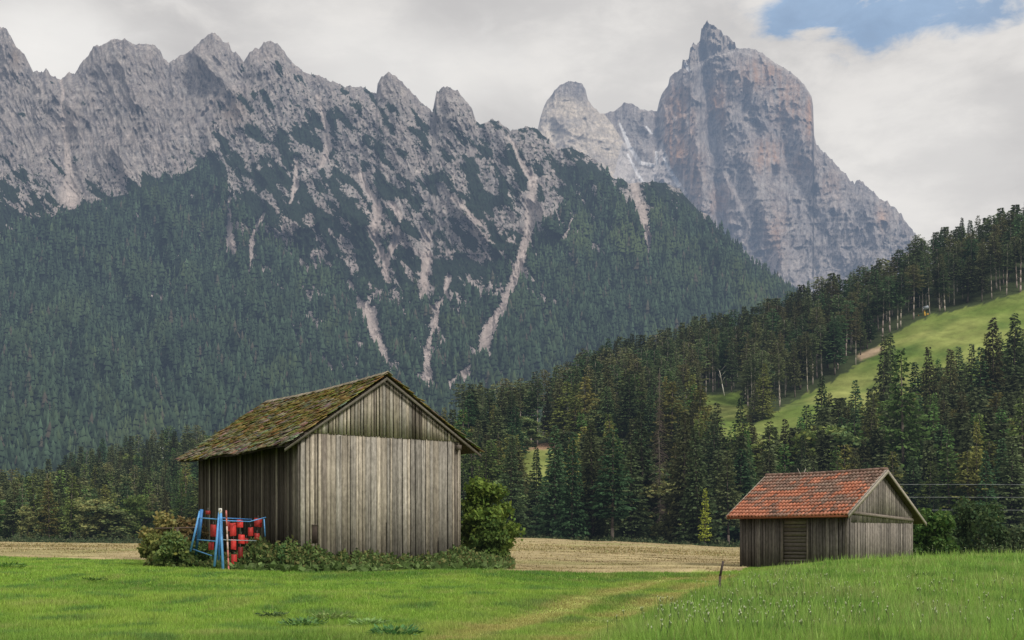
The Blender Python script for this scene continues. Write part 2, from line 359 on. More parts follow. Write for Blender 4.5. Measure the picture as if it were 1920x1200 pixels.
# --- the high peak
PK = [(960,300),(1000,262),(1005,255),(1011,230),(1018,205),(1026,188),(1040,170),(1050,158),(1070,152),(1090,156),(1098,168),(1102,185),(1112,200),(1125,212),(1135,212),(1150,209),(1162,200),(1170,193),(1185,193),(1200,205),(1215,207),(1232,208),(1236,190),(1240,178),(1253,160),(1256,145),(1265,137),(1278,130),(1280,112),(1292,108),(1294,88),(1306,80),(1314,72),(1315,50),(1325,43),(1338,45),(1350,58),(1357,68),(1368,70),(1378,82),(1380,91),(1400,91),(1415,93),(1430,100),(1440,108),(1455,120),(1470,127),(1485,137),(1500,150),(1510,162),(1522,180),(1525,200),(1526,250),(1531,272),(1545,285),(1558,298),(1575,315),(1590,333),(1602,345),(1607,337),(1620,343),(1635,358),(1650,370),(1665,380),(1680,392),(1695,410),(1710,428),(1716,440),(1740,470),(1800,530),(1920,600),(2100,690)]
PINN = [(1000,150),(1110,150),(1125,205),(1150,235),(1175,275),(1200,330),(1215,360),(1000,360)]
def pk_y(px, py): return np.interp(py, [45, 200, 350, 640], [5150, 5000, 4700, 4100])
BUTT = [(1275,150),(1300,260),(1320,400),(1360,560)]
def tower_m(px, py): return sstep(3, -3, py-np.interp(px, [1270, 1283, 1300, 1330, 1355, 1382, 1390], [60, 128, 122, 108, 98, 90, 40])+3*fbm(px/6, py/6, 2, 9))*(px > 1272)*(px < 1386)
def pk_relief(px, py, below):
    wx = fbm(px/90, py/120, 3, 3)*30; wy = fbm(px/120, py/90, 3, 4)*30
    r = -(ridged((px+wx)/120, (py+wy)/300, 4, 100, .5)-.4)*165
    r += -(ridged((px+wx*.6+py*.2)/38, (py+wy-px*.3)/80, 5, 120, .55)-.4)*95
    r += 60*np.abs(((px+wx-py*.5)/55) % 2-1)*sstep(180, 260, py)
    r += -(ridged((px+wx*.3+py*.25)/14, (py)/22, 4, 140, .62)-.4)*36
    st = (py-px*.12+wy*1.2)/16; r += (np.abs(((st) % 1)-.5)*2-.5)*16*np.clip(fbm(px/70, py/60, 2, 8)*2+.6, 0, 1)   # strata ledges
    r += 260*np.exp(-below/26.)*(1-tower_m(px, py))+190*tower_m(px, py)-60*tower_m(px, py)*ridged(px/13, py/40, 3, 150)
    # main face stands in front of the saddle, the left tower is a dome of its own
    r += 260*np.exp(-((px-1190)/34.)**2)*np.clip((py-190)/60, 0, 1)
    r += -150*np.exp(-((px-1075-(py-150)*.25)/48.)**2)
    r += -170*np.exp(-((px-1290-(py-120)*.12)/22.)**2)+140*np.exp(-((px-1322-(py-120)*.10)/12.)**2)
    r += -160*np.exp(-((px-1400-(py-300)*.35)/30.)**2)*sstep(150, 240, py)
    # slope change below the upper wall
    edge = 300+(px-1300)*-.12+wx
    r += -140*sstep(edge, edge+150, py)
    return r*(.8-.42*sstep(1240, 1215, px))
def pk_col(px, py, below, P):
    n = fbm(px/40, py/40, 5, 200); nv = fbm(px/9, py/70, 4, 210); n3 = fbm(px/5, py/5, 3, 220)
    c = np.broadcast_to(np.array([.52, .45, .41]), px.shape+(3,)).copy()
    c = mixc(c, (.72, .62, .54), np.clip(.4+n*1.3, 0, 1)*.7)
    c = mixc(c, (.26, .235, .24), np.clip(nv*1.6, 0, .55))
    ck = np.maximum(1-np.abs(fbm((px+wq(px,py,7))/9, py/60, 4, 215, .62))*7, 1-np.abs(fbm((px+py*.4)/30, (py-px*.2)/12, 4, 217, .6))*9); c = mixc(c, (.11, .11, .14), np.clip(ck, 0, 1)*.5)
    ck2 = np.maximum(1-np.abs(fbm((px+wq(px,py,9)*.5)/4, py/22, 3, 225, .6))*6, 1-np.abs(fbm((px+py*.3)/12, (py-px*.2)/4, 3, 227, .6))*7)*np.clip(.5+2*fbm(px/30, py/30, 3, 228), 0, 1); c = mixc(c, (.12, .11, .12), np.clip(ck2, 0, 1)*.6)
    c = mixc(c, (.62, .57, .53), np.clip(fbm(px/6, py/26, 3, 219)*1.8-.15, 0, .6))
    org = np.zeros(px.shape)
    for (x, y, rx, ry, a) in ((1270,250,26,75,.9),(1345,190,16,45,.6),(1430,135,50,30,.55),(1480,190,34,45,.5),(1440,290,34,30,.55),(1518,215,14,50,.5),(1300,330,20,70,.4),(1455,440,20,60,.35),(1560,350,20,30,.25),(1655,405,10,22,.6),(1350,380,20,40,.4),(1500,310,30,22,.3),(1400,520,40,30,.3)):
        org = np.maximum(org, a*np.exp(-((px-x)/rx)**2-((py-y)/ry)**2))
    c = mixc(c, (.78, .44, .25), np.clip(org*(.85+nv*1.5), 0, .9))
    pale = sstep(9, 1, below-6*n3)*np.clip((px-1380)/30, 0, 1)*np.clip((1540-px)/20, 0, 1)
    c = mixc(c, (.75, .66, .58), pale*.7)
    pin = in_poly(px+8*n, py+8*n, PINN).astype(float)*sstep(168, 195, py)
    c = mixc(c, (1.0, .85, .68), pin*np.clip(.72+n*.8+n3*.5, .2, 1))  # sunlight on the left pinnacle, painted in as cream rock colour
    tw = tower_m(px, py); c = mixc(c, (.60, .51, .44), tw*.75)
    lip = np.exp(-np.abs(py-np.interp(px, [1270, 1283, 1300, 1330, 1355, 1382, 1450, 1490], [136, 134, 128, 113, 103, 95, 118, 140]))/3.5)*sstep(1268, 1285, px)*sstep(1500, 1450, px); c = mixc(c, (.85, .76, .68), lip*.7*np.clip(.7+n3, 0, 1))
    vein = np.clip(1-np.abs(fbm((px+py*.5)/50, (py-px*.3)/22, 4, 230))*9, 0, 1); c = mixc(c, (.50, .46, .45), vein*.45)
    scree = in_poly(px+6*n, py+6*n, [(1150,330),(1165,270),(1178,262),(1200,312),(1222,318),(1240,262),(1262,320),(1290,365),(1180,365)])
    c = mixc(c, (.78, .71, .67), scree*.85)
    for pl in ([(1162,232,2),(1180,275,4),(1200,305,4),(1225,310,3)], [(1177,290,2),(1195,325,3),(1207,345,3)], [(1245,296,2.5),(1255,320,3),(1272,346,5)], [(1230,285,2),(1232,308,2)], [(1292,132,3),(1284,118,3)], [(1212,238,2),(1222,250,2)]):
        c = mixc(c, (1.2, 1.15, 1.12), sstep(1.3, .6, seg_dist(px+2*n3, py, pl)+.3*n3)*.9)
    veg = sstep(0, 30, py-(560-(px-1300)*.05)+n*40)*sstep(1560, 1430, px); c = mixc(c, (.05, .07, .05), veg*.7)
    return c
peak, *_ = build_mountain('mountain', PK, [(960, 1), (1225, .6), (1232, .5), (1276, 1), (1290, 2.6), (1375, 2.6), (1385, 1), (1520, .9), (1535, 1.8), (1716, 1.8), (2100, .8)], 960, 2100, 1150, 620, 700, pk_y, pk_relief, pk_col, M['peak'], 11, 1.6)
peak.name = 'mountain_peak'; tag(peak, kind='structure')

# --- the jagged left range with its wooded foot
RP = [(-500,60),(-150,110),(-60,90),(0,52),(10,53),(20,68),(25,85),(38,93),(45,100),(52,118),(60,135),(68,133),(80,137),(86,127),(95,140),(108,148),(115,150),(125,137),(140,137),(150,120),(165,105),(175,88),(190,84),(205,77),(222,73),(240,75),(255,84),(275,84),(290,86),(302,96),(306,110),(316,119),(330,110),(350,98),(365,88),(378,72),(398,62),(410,66),(418,80),(428,80),(435,96),(447,101),(457,115),(465,103),(478,90),(485,92),(495,80),(510,77),(525,85),(540,108),(548,118),(560,124),(572,137),(590,138),(605,145),(618,152),(635,156),(648,165),(656,160),(668,163),(685,163),(700,175),(706,176),(708,155),(715,142),(730,136),(745,146),(760,160),(780,182),(800,200),(811,210),(814,195),(818,175),(828,165),(843,163),(860,172),(875,190),(885,205),(892,225),(900,231),(910,232),(922,224),(935,228),(948,238),(957,246),(968,242),(985,238),(1005,240),(1015,252),(1030,262),(1045,280),(1070,278),(1100,290),(1125,305),(1140,325),(1150,335),(1165,335),(1180,345),(1205,342),(1230,340),(1255,345),(1275,355),(1290,375),(1310,395),(1330,405),(1345,430),(1370,450),(1395,475),(1420,500),(1440,510),(1460,525),(1480,545),(1520,580),(1700,680),(2400,800)]
VX = list(range(0, 1501, 100)); VY = list(range(100, 801, 50))
VG = [[0]*16,
 [0,0,0,0,0,.1,.1,0,0,0,0,0,0,0,0,0],
 [0,.05,0,0,0,.3,.4,.3,.1,.2,.3,.5,.9,.9,1,1],
 [0,0,0,0,.05,.5,.5,.3,.3,.35,.45,.9,.9,.9,1,1],
 [.05,.08,0,0,.5,.6,.45,.3,.32,.5,.4,.85,.85,.9,1,1],
 [.6,.4,.1,.6,1,.75,.5,.6,.32,.55,.32,.9,.6,.9,1,1],
 [.9,.6,.95,1,1,.75,.75,.7,.35,.6,.3,.85,.75,.95,1,1],
 [1,1,1,1,.9,.8,.75,.75,.42,.62,.6,.95,.95,1,1,1],
 [1,1,1,1,.92,.78,.74,.8,.7,.62,.8,1,1,1,1,1],
 [1,1,1,.96,1,.85,.78,.75,.74,.7,.92,1,1,1,1,1],
 [1,1,1,1,1,.97,.85,.8,.85,.9,1,1,1,1,1,1],
 [1,1,1,1,1,1,.86,.8,.86,.85,1,1,1,1,1,1],
 [1,1,1,1,1,1,.95,.8,.76,.78,.95,1,1,1,1,1],
 [1]*16, [1]*16]
GUL = [[(596,180,4),(612,240,6),(615,280,8),(602,312,5)], [(675,330,9),(688,358,7),(706,378,7),(708,408,8),(697,436,8),(712,465,5),(724,490,6),(722,510,5),(729,528,4)],
 [(745,425,3),(740,455,8),(728,485,4)], [(800,440,11),(800,480,8),(796,515,8),(793,555,7),(806,575,2),(817,582,4)], [(840,520,6),(836,555,4),(822,580,5),(815,620,6),(803,655,9),(800,685,6),(806,725,8)],
 [(1000,335,9),(992,400,9),(988,450,10),(972,500,8),(958,545,8),(938,585,9),(915,620,12),(905,660,10)], [(955,255,3),(975,300,4),(998,340,6)], [(556,300,4),(553,350,5),(545,380,3)], [(495,400,3),(480,425,4),(473,455,5),(467,525,3)],
 [(430,370,3),(428,410,4),(431,450,9),(436,475,8)], [(655,530,5),(668,560,5),(690,590,12),(708,640,8),(724,680,9)], [(888,682,4),(868,708,10),(848,722,9)], [(930,705,4),(900,722,3)],
 [(1188,345,9),(1205,400,9),(1213,440,5),(1222,478,3)], [(116,150,3),(118,200,4),(121,250,5),(130,320,9),(132,370,22)], [(412,170,3),(395,200,3),(380,218,3)], [(555,625,3),(600,665,3),(625,695,4)],
 [(733,380,4),(748,400,8),(752,415,3)], [(820,345,3),(870,390,4),(900,420,4)], [(1080,400,3),(1060,450,6)], [(275,545,4),(300,560,6)], [(740,540,3),(705,565,2)]]
def rg_y(px, py): return np.interp(py, [45, 150, 300, 420, 860, 980], [3000, 2850, 2480, 2150, 1150, 950])
_gc = {}
def gul(px, py):
    k = px.shape
    if k not in _gc:
        wob = fbm(px/22, py/22, 3, 61)*5
        d = np.full(px.shape, 9.); 
        for g in GUL: d = np.minimum(d, seg_dist(px+wob, py, g))
        _gc[k] = d
    return _gc[k]
def rg_relief(px, py, below):
    wx = fbm(px/110, py/110, 3, 3)*40; wy = fbm(px/110, py/110, 3, 4)*40
    q = px-py*.35
    rock = sstep(620, 420, py)
    r = -(ridged((q+wx)/150, (py+wy)/420, 4, 300, .5)-.4)*(90+60*rock)
    r += -(ridged((px+wx*.6-py*.05)/44, (py+wy)/190, 5, 320, .6)-.4)*(24+24*rock)
    r += -(ridged((px*1+wx*.3-py*.3)/12, (py)/34, 4, 340, .65)-.4)*24*(.25+.75*rock)
    r += 170*np.exp(-below/20.)
    # the horns on the ridge are towers: they stand forward of the notches
    for x, s in ((225, 60), (398, 30), (510, 34), (735, 30), (848, 30), (10, 25)): r += -110*np.exp(-((px-x-below*.1)/s)**2)*np.exp(-below/130)
    r += 28*np.exp(-np.clip(gul(px, py), 0, 4)**2/2)
    return r
_state = {}
def rg_col(px, py, below, P):
    n = fbm(px/40, py/40, 5, 400); nv = fbm((px-py*.3)/8, py/40, 4, 410); n3 = fbm(px/5, py/5, 3, 420)
    c = np.broadcast_to(np.array([.52, .45, .41]), px.shape+(3,)).copy()
    c = mixc(c, (.56, .50, .45), np.clip(.4+n*1.3, 0, 1)*.65)
    c = mixc(c, (.20, .195, .21), np.clip(nv*1.5, 0, .45))
    ck = np.maximum(1-np.abs(fbm((px-py*.3+wq(px,py,7))/11, py/32, 4, 415, .62))*7, 1-np.abs(fbm((px+py*.5)/24, (py-px*.3)/15, 4, 417, .6))*9); c = mixc(c, (.12, .12, .14), np.clip(ck, 0, 1)*.5)
    ck2 = np.maximum(1-np.abs(fbm((px-py*.5+wq(px,py,9)*.5)/5, py/14, 3, 425, .6))*6, 1-np.abs(fbm((px+py*.8)/9, (py-px*.4)/5, 3, 427, .6))*7)*np.clip(.5+2*fbm(px/30, py/30, 3, 428), 0, 1); c = mixc(c, (.09, .09, .11), np.clip(ck2, 0, 1)*.6)
    c = mixc(c, (.50, .46, .43), np.clip(fbm((px-py*.2)/7, py/18, 3, 419)*1.8-.15, 0, .6))
    c = mixc(c, (.40, .29, .21), np.clip(np.exp(-((px-440)/26)**2-((py-205)/30)**2)*.7+np.exp(-((px-30)/12)**2-((py-110)/22)**2)*.6+np.exp(-((px-130)/20)**2-((py-230)/40)**2)*.3, 0, .8)*np.clip(.6+nv, 0, 1))
    # dwarf pine and forest cover
    s = interp2(VX, VY, VG, px, py)
    pat = fbm((px-py*.75)/34, (py+px*.35)/60, 6, 430, .58)+.20*fbm((px-py*.5)/9, py/13, 4, 440, .65)
    if 'thr' not in _state: _state['thr'] = np.sort(pat.ravel()[::7])
    u = np.searchsorted(_state['thr'], pat.ravel()).reshape(pat.shape)/len(_state['thr'])
    g = gul(px, py)
    veg = (u < s) | (s > .985)
    veg &= (g > 1.0+.7*n3)
    solid = in_poly(px, py, [(-600,445),(0,440),(70,420),(110,400),(200,372),(300,350),(350,322),(390,300),(415,312),(425,360),(470,520),(560,610),(600,680),(640,900),(-600,900)])
    veg |= solid & (g > 1.05) & (u < .985)
    veg |= (fbm((px-py*.4)/6, py/5, 3, 470) > .42-.22*np.clip(s*2, 0, 1)) & (s > .03) & (g > 1.6)
    _state['veg'] = veg; _state['s'] = s
    c = np.where(veg[..., None], np.array([.024, .039, .024])*(1+.5*n3[..., None]), c)
    pale = sstep(1.25, .45, g+.5*n3)*(~veg); c = mixc(c, (.66, .56, .50), pale*np.clip(.8+nv*.8, .3, .95))
    edge = (~veg) & (s > .55) & (py > 380); c = mixc(c, (.55, .44, .40), edge*.45*np.clip(.6+n3, 0, 1))
    return c
rng_o, RPX, RPY, RP3 = build_mountain('mountain_range', RP, [(-500, 1), (0, 1), (900, 1), (1100, .6), (2400, .5)], -420, 1800, 1900, 640, 985, rg_y, rg_relief, rg_col, M['rock'], 23, 2.2)
tag(rng_o, kind='structure')

# trees of the mountain forest, far too many to count
veg = _state['veg']; ny_, nx_ = veg.shape
n_try = 90000
ii = (RNG.random(n_try)*(ny_-1)).astype(int); jj = (RNG.random(n_try)*(nx_-1)).astype(int)
pxs = RPX[ii, jj]; pys = RPY[ii, jj]; Yt = RP3[ii, jj, 1]
cell = (RPY[-1, jj]-RPY[0, jj])           # column height: samples are spread per column
keep = veg[ii, jj] & (RNG.random(n_try) < (cell/900)*np.clip((Yt/1700)**1.2, .28, 1.0)*.9*np.clip(.95+.9*fbm(pxs/45, pys/45, 4, 78), .25, 1)) & (gul(RPX, RPY)[ii, jj] > 1.35) & (pys < 975) & (pxs > -200)
LINE = np.interp(pxs, [0,100,200,300,390,450,550,700,850,950,1000,1100,1200,1300,1450], [430,410,378,356,312,380,470,545,560,500,420,330,350,400,500])
tall = sstep(-15, 30, pys-LINE)
h = np.where(RNG.random(n_try) < tall, (RNG.uniform(9, 24, n_try)*(1+.35*fbm(pxs/30, pys/30, 3, 77))), RNG.uniform(3, 6, n_try))
k = np.where(keep)[0]; base = RP3[ii[k], jj[k]]+RNG.normal(0, 1.2, (len(k), 3))*[1.5, 1, .2]; hk = h[k]; nt_ = len(k)
ns = 6; ang = np.arange(ns)*2*math.pi/ns
Vt = []; Ft = []; Ct = []; wvar = RNG.uniform(.75, 1.5, (nt_, 1))
tint = np.clip(1+.35*RNG.normal(size=nt_), .35, 2.2)[:, None]
bigt = fbm(pxs[k]/120, pys[k]/80, 3, 500)
lum = fbm(pxs[k]/50, pys[k]/50, 3, 510)
ct = np.array([.032, .052, .030])*tint; lighter_green = np.exp(-((pxs[k]-1180)/110)**2-((pys[k]-450)/50)**2)+.8*np.exp(-((pxs[k]-1420)/60)**2-((pys[k]-540)/35)**2)+.35*np.exp(-((pxs[k]-230)/90)**2-((pys[k]-800)/50)**2)  # patches of lighter green forest
ct = mixc(ct, (.085, .115, .045), np.clip(lighter_green*(.6+lum*1.4)+bigt*.5+lum*.35+(RNG.random(nt_) < .05)*.35, 0, .8))
ct = mixc(ct, (.09, .075, .055), (RNG.random(nt_) < .03)*.7)
for lv, (zb, zt, r) in enumerate(((.02, .55, .21), (.32, .8, .155), (.6, 1.04, .10))):
    rr = r*hk[:, None]*RNG.uniform(.6, 1.4, (nt_, ns))*wvar; a = ang+RNG.uniform(0, 6.3, (nt_, 1))
    ring = base[:, None]+np.stack([np.cos(a)*rr, np.sin(a)*rr, (zb+RNG.uniform(-.05, .05, (nt_, ns)))*hk[:, None]], -1)
    tip = base[:, None]+np.stack([RNG.normal(0, .02, (nt_, 1))*hk[:, None], RNG.normal(0, .02, (nt_, 1))*hk[:, None], zt*hk[:, None]], -1)
    off = sum(len(v) for v in Vt); v = np.concatenate([ring, tip], 1); Vt.append(v.reshape(-1, 3))
    b0 = off+np.arange(nt_)[:, None, None]*(ns+1)
    tri = np.stack([np.arange(ns), (np.arange(ns)+1) % ns, np.full(ns, ns)], -1)[None]; Ft.append((b0+tri).reshape(-1, 3))
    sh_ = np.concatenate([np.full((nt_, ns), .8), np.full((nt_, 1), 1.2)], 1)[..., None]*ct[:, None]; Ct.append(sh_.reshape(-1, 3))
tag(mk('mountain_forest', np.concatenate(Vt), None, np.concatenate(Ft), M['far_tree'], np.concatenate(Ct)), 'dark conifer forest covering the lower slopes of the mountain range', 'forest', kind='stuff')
print('far trees', nt_)

# ------------------------------------------------------------------ tree kinds
def kites(P, A, B, ln, wd, rng):
    """kite-shaped sprays: P base, A long axis, B side axis"""
    a = A*ln[:, None]; b = B*wd[:, None]
    V = np.stack([P, P+a*.45+b, P+a, P+a*.45-b], 1).reshape(-1, 3)
    return V, np.arange(len(V)).reshape(-1, 4)
def unit(v): return v/np.maximum(np.linalg.norm(v, axis=-1, keepdims=True), 1e-9)
def conifer(seed, H=20, R=3.2, bare=.05, col=(.03, .05, .02), droop=.35, dens=1., size=1., shape=.8, gaps=0., jit=.25, curve=.12, spacing=.56):
    r = np.random.default_rng(seed); zb = bare*H; P = []; A = []; B = []; c = []; ln = []
    z = zb; Bx = []
    lean = r.normal(0, .01, 2)
    while z < H*.985:
        t = (z-zb)/(H-zb); L_ = R*((1-t)**shape)*(.55+.45*min(1, t/.12))+.15
        nb = max(4, int(r.integers(5, 8)))
        a0 = r.random()*6.28
        for b in range(nb):
            if r.random() < gaps: continue
            a = a0+b*6.283/nb+r.normal(0, .25); l = L_*r.uniform(1-jit*1.5, 1+jit*.7); zz = z+r.normal(0, .12)
            n = max(3, int(l*7.0*dens/size)); s = np.sort(r.random(n))*.88+.12
            x = l*s; dz = -droop*x*(1-.35*s)+curve*l*s*s+.25*(t-.45)*x
            d = np.array([math.cos(a), math.sin(a)]); side = np.array([-d[1], d[0]])
            lat = r.normal(0, 1, n)*(.05+.16*l*(.35+.65*np.sin(np.pi*np.clip(s, 0, 1))))
            p = np.stack([d[0]*x+side[0]*lat, d[1]*x+side[1]*lat, zz+dz-np.abs(lat)*.25], -1)
            ax_ = unit(np.stack([d[0]*.8+side[0]*np.sign(lat)*.7, d[1]*.8+side[1]*np.sign(lat)*.7, -.25-droop*.6+r.normal(0, .2, n)], -1)+r.normal(0, .25, (n, 3)))
            bb = unit(np.cross(ax_, r.normal(0, 1, (n, 3))+[0, 0, .8])); P.append(p); A.append(ax_); B.append(bb)
            ln.append((.55+.25*r.random(n))*size*(.6+.4*(1-t))*1.15)
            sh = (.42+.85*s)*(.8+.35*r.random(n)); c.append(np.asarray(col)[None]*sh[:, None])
            if b % 2 == 0: Bx.append(((0, 0, zz), (d[0]*l*.75, d[1]*l*.75, zz-droop*l*.5)))
        z += spacing*size**.5*(1.1-.45*t)*r.uniform(.75, 1.25)*(H/20)
    P = np.concatenate(P); A = np.concatenate(A); B = np.concatenate(B); ln = np.concatenate(ln); c = np.concatenate(c)
    P[:, :2] += P[:, 2:3]*lean
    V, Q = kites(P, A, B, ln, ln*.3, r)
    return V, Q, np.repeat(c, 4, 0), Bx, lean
def trunk_mesh(name, H, r0, lean=(0, 0), col=(.13, .11, .09), branches=(), stubs=0, seed=0):
    m = MB(); rr = random.Random(seed); pts = [(lean[0]*z+rr.gauss(0, .02)*(z > 0), lean[1]*z+rr.gauss(0, .02)*(z > 0), z) for z in np.linspace(-.4, H*.97, 8)]
    m.path(pts, r0, .02, 8, col)
    for p, q in branches: m.bar((p[0]+lean[0]*p[2], p[1]+lean[1]*p[2], p[2]), (q[0]+lean[0]*p[2], q[1]+lean[1]*p[2], q[2]), .035, .01, 3, tuple(k*.7 for k in col))
    for _ in range(stubs):
        z = rr.uniform(.12, .6)*H; a = rr.random()*6.28; l = rr.uniform(.5, 1.8)
        m.bar((0, 0, z), (math.cos(a)*l, math.sin(a)*l, z-.35*l), .025, .008, 3, tuple(k*.8 for k in col))
    o = m.build(name, M['bark'], link=False); return o.data
def broadleaf(seed, H=9, R=3.4, n=5200, col=(.05, .085, .02), leaf=.22, low=.08, lobes=34, flat=1.):
    r = np.random.default_rng(seed); P = []; Nn = []
    cs = []
    for k in range(lobes):
        t = r.random(); a = r.random()*6.28; zz = H*(low+(.93-low)*t); env = R*math.sqrt(max(.05, 1-((t-.42)/.62)**2)); rad = env*math.sqrt(r.random())*.8
        cs.append((math.cos(a)*rad, math.sin(a)*rad, zz, R*r.uniform(.2, .42)))
    cs = np.array(cs); per = n//lobes
    for cx, cy, cz, cr in cs:
        d = unit(r.normal(0, 1, (per, 3))); rad = cr*(r.random(per)**.33)*r.uniform(.75, 1.2, per)
        p = np.array([cx, cy, cz])+d*rad[:, None]*[1, 1, .8]; P.append(p); Nn.append(d)
    P = np.concatenate(P); D = np.concatenate(Nn); P[:, 2] = np.maximum(P[:, 2], .05)
    A = unit(r.normal(0, 1, P.shape)+[0, 0, -.3]); B = unit(np.cross(A, D+r.normal(0, .6, P.shape)))
    l = leaf*r.uniform(.7, 1.5, len(P)); V, Q = kites(P, A, B, l, l*.38, r)
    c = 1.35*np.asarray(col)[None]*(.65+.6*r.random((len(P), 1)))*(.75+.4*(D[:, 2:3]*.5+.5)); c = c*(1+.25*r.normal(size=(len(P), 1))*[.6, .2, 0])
    m = MB()
    for s in range(7):
        a = s*.9+r.random(); q = cs[r.integers(lobes)]
        m.path([(0, 0, 0), (q[0]*.35, q[1]*.35, q[2]*.5), (q[0], q[1], q[2])], .09*H/9, .02, 5, (.10, .085, .065))
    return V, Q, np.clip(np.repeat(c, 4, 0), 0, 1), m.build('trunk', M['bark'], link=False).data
KINDS = {}
def reg(key, V, Q, c, trunk, H, R, name, mt): 
    o = mk('crown', V, Q, None, mt, c, link=False); KINDS[key] = dict(crown=o.data, trunk=trunk, H=H, R=R, name=name)
SPEC = [('spruce0', 1, dict(R=4.3, bare=.02, droop=.42, shape=1.0)), ('spruce1', 2, dict(R=3.7, bare=.05, droop=.38, shape=1.0)), ('spruce2', 3, dict(R=3.2, bare=.1, droop=.45, shape=.95, gaps=.08)), ('spruce3', 4, dict(R=3.3, bare=.25, droop=.4, shape=.85, gaps=.1))]
for key, s, kw in SPEC:
    V, Q, c, Bx, ln_ = conifer(s, col=(.032, .048, .021), **kw)
    c = c*[2.5, 2.3, 2.2]; reg(key, V, Q, c, trunk_mesh('trunk', 20, .24, ln_, branches=Bx[::3]), 20, kw['R'], 'spruce_tree', M['needle'])
PSPEC = [('pine0', 11, dict(R=2.7, bare=.5, shape=.45, gaps=.22, droop=.25)), ('pine1', 12, dict(R=2.3, bare=.42, shape=.5, gaps=.2, droop=.35)), ('pine2', 13, dict(R=2.2, bare=.6, shape=.4, gaps=.28, droop=.2))]
for key, s, kw in PSPEC:
    V, Q, c, Bx, ln_ = conifer(s, col=(.045, .058, .024), jit=.4, **kw)
    c = c*2.4; reg(key, V, Q, c, trunk_mesh('trunk', 20, .20, ln_, (.36, .31, .26), Bx[::2], 22, s), 20, kw['R'], 'pine_tree', M['needle'])
LSPEC = [('larch0', 21, dict(R=4.4, bare=.08, shape=.9, gaps=.2, droop=.45, curve=.2)), ('larch1', 22, dict(R=3.4, bare=.12, shape=.8, gaps=.28, droop=.35, curve=.25))]
for key, s, kw in LSPEC:
    V, Q, c, Bx, ln_ = conifer(s, col=(.085, .11, .03), jit=.4, dens=.9, size=1.05, **kw)
    c = c*1.75; reg(key, V, Q, c, trunk_mesh('trunk', 20, .22, ln_, (.15, .12, .10), Bx[::2], 8, s), 20, kw['R'], 'larch_tree', M['needle'])
for key, s, kw in (('leafy0', 31, dict(n=4200, leaf=.38)), ('leafy1', 32, dict(n=4200, leaf=.38, R=2.8, H=10, col=(.065, .09, .03)))):
    V, Q, c, t = broadleaf(s, low=.03, **kw); reg(key, V, Q, c*[1.9, 1.7, 1.8], t, kw.get('H', 9), kw.get('R', 3.4), 'broadleaf_tree', M['leaf'])
# sparse versions for the merged far part of the wood
LOW = {}
for key, src, s, kw in [('spruce', 'spruce1', 41, dict(R=3.1, bare=.08, droop=.42, dens=.55, size=2.0, col=(.032, .048, .021))), ('pine', 'pine1', 42, dict(R=2.5, bare=.5, shape=.5, gaps=.15, dens=.6, size=1.9, col=(.045, .058, .024)))]:
    V, Q, c, Bx, ln_ = conifer(s, **kw); LOW[key] = (V, Q, c)
V, Q, c, _t = broadleaf(43, n=500, leaf=.9, lobes=24); LOW['leafy'] = (V, Q, c)

def plant(key, X, Y, z, hgt, wid=1., rz=0, label='', group=None, cat='tree', name=None):
    K = KINDS[key]; t = empty(name or K['name'], (float(X), float(Y), float(z)), rz)
    s = hgt/K['H']; t.scale = (s*wid, s*wid, s); t.rotation_euler = (random.gauss(0, .018), random.gauss(0, .018), rz)
    for nm in ('trunk', 'crown'):
        o = bpy.data.objects.new(nm, K[nm]); C.objects.link(o); o.parent = t
    tag(t, label, cat, group); return t
def plant_px(key, px, top, Y, wid=1., rz=0, label='', group=None, dz=0, name=None):
    X = (px-960)/F*Y; z = float(gz(X, Y))+dz; ztop = EYE-(top-HY)/F*Y
    return plant(key, X, Y, z, max(2, ztop-z), wid, rz, label, group, name=name)
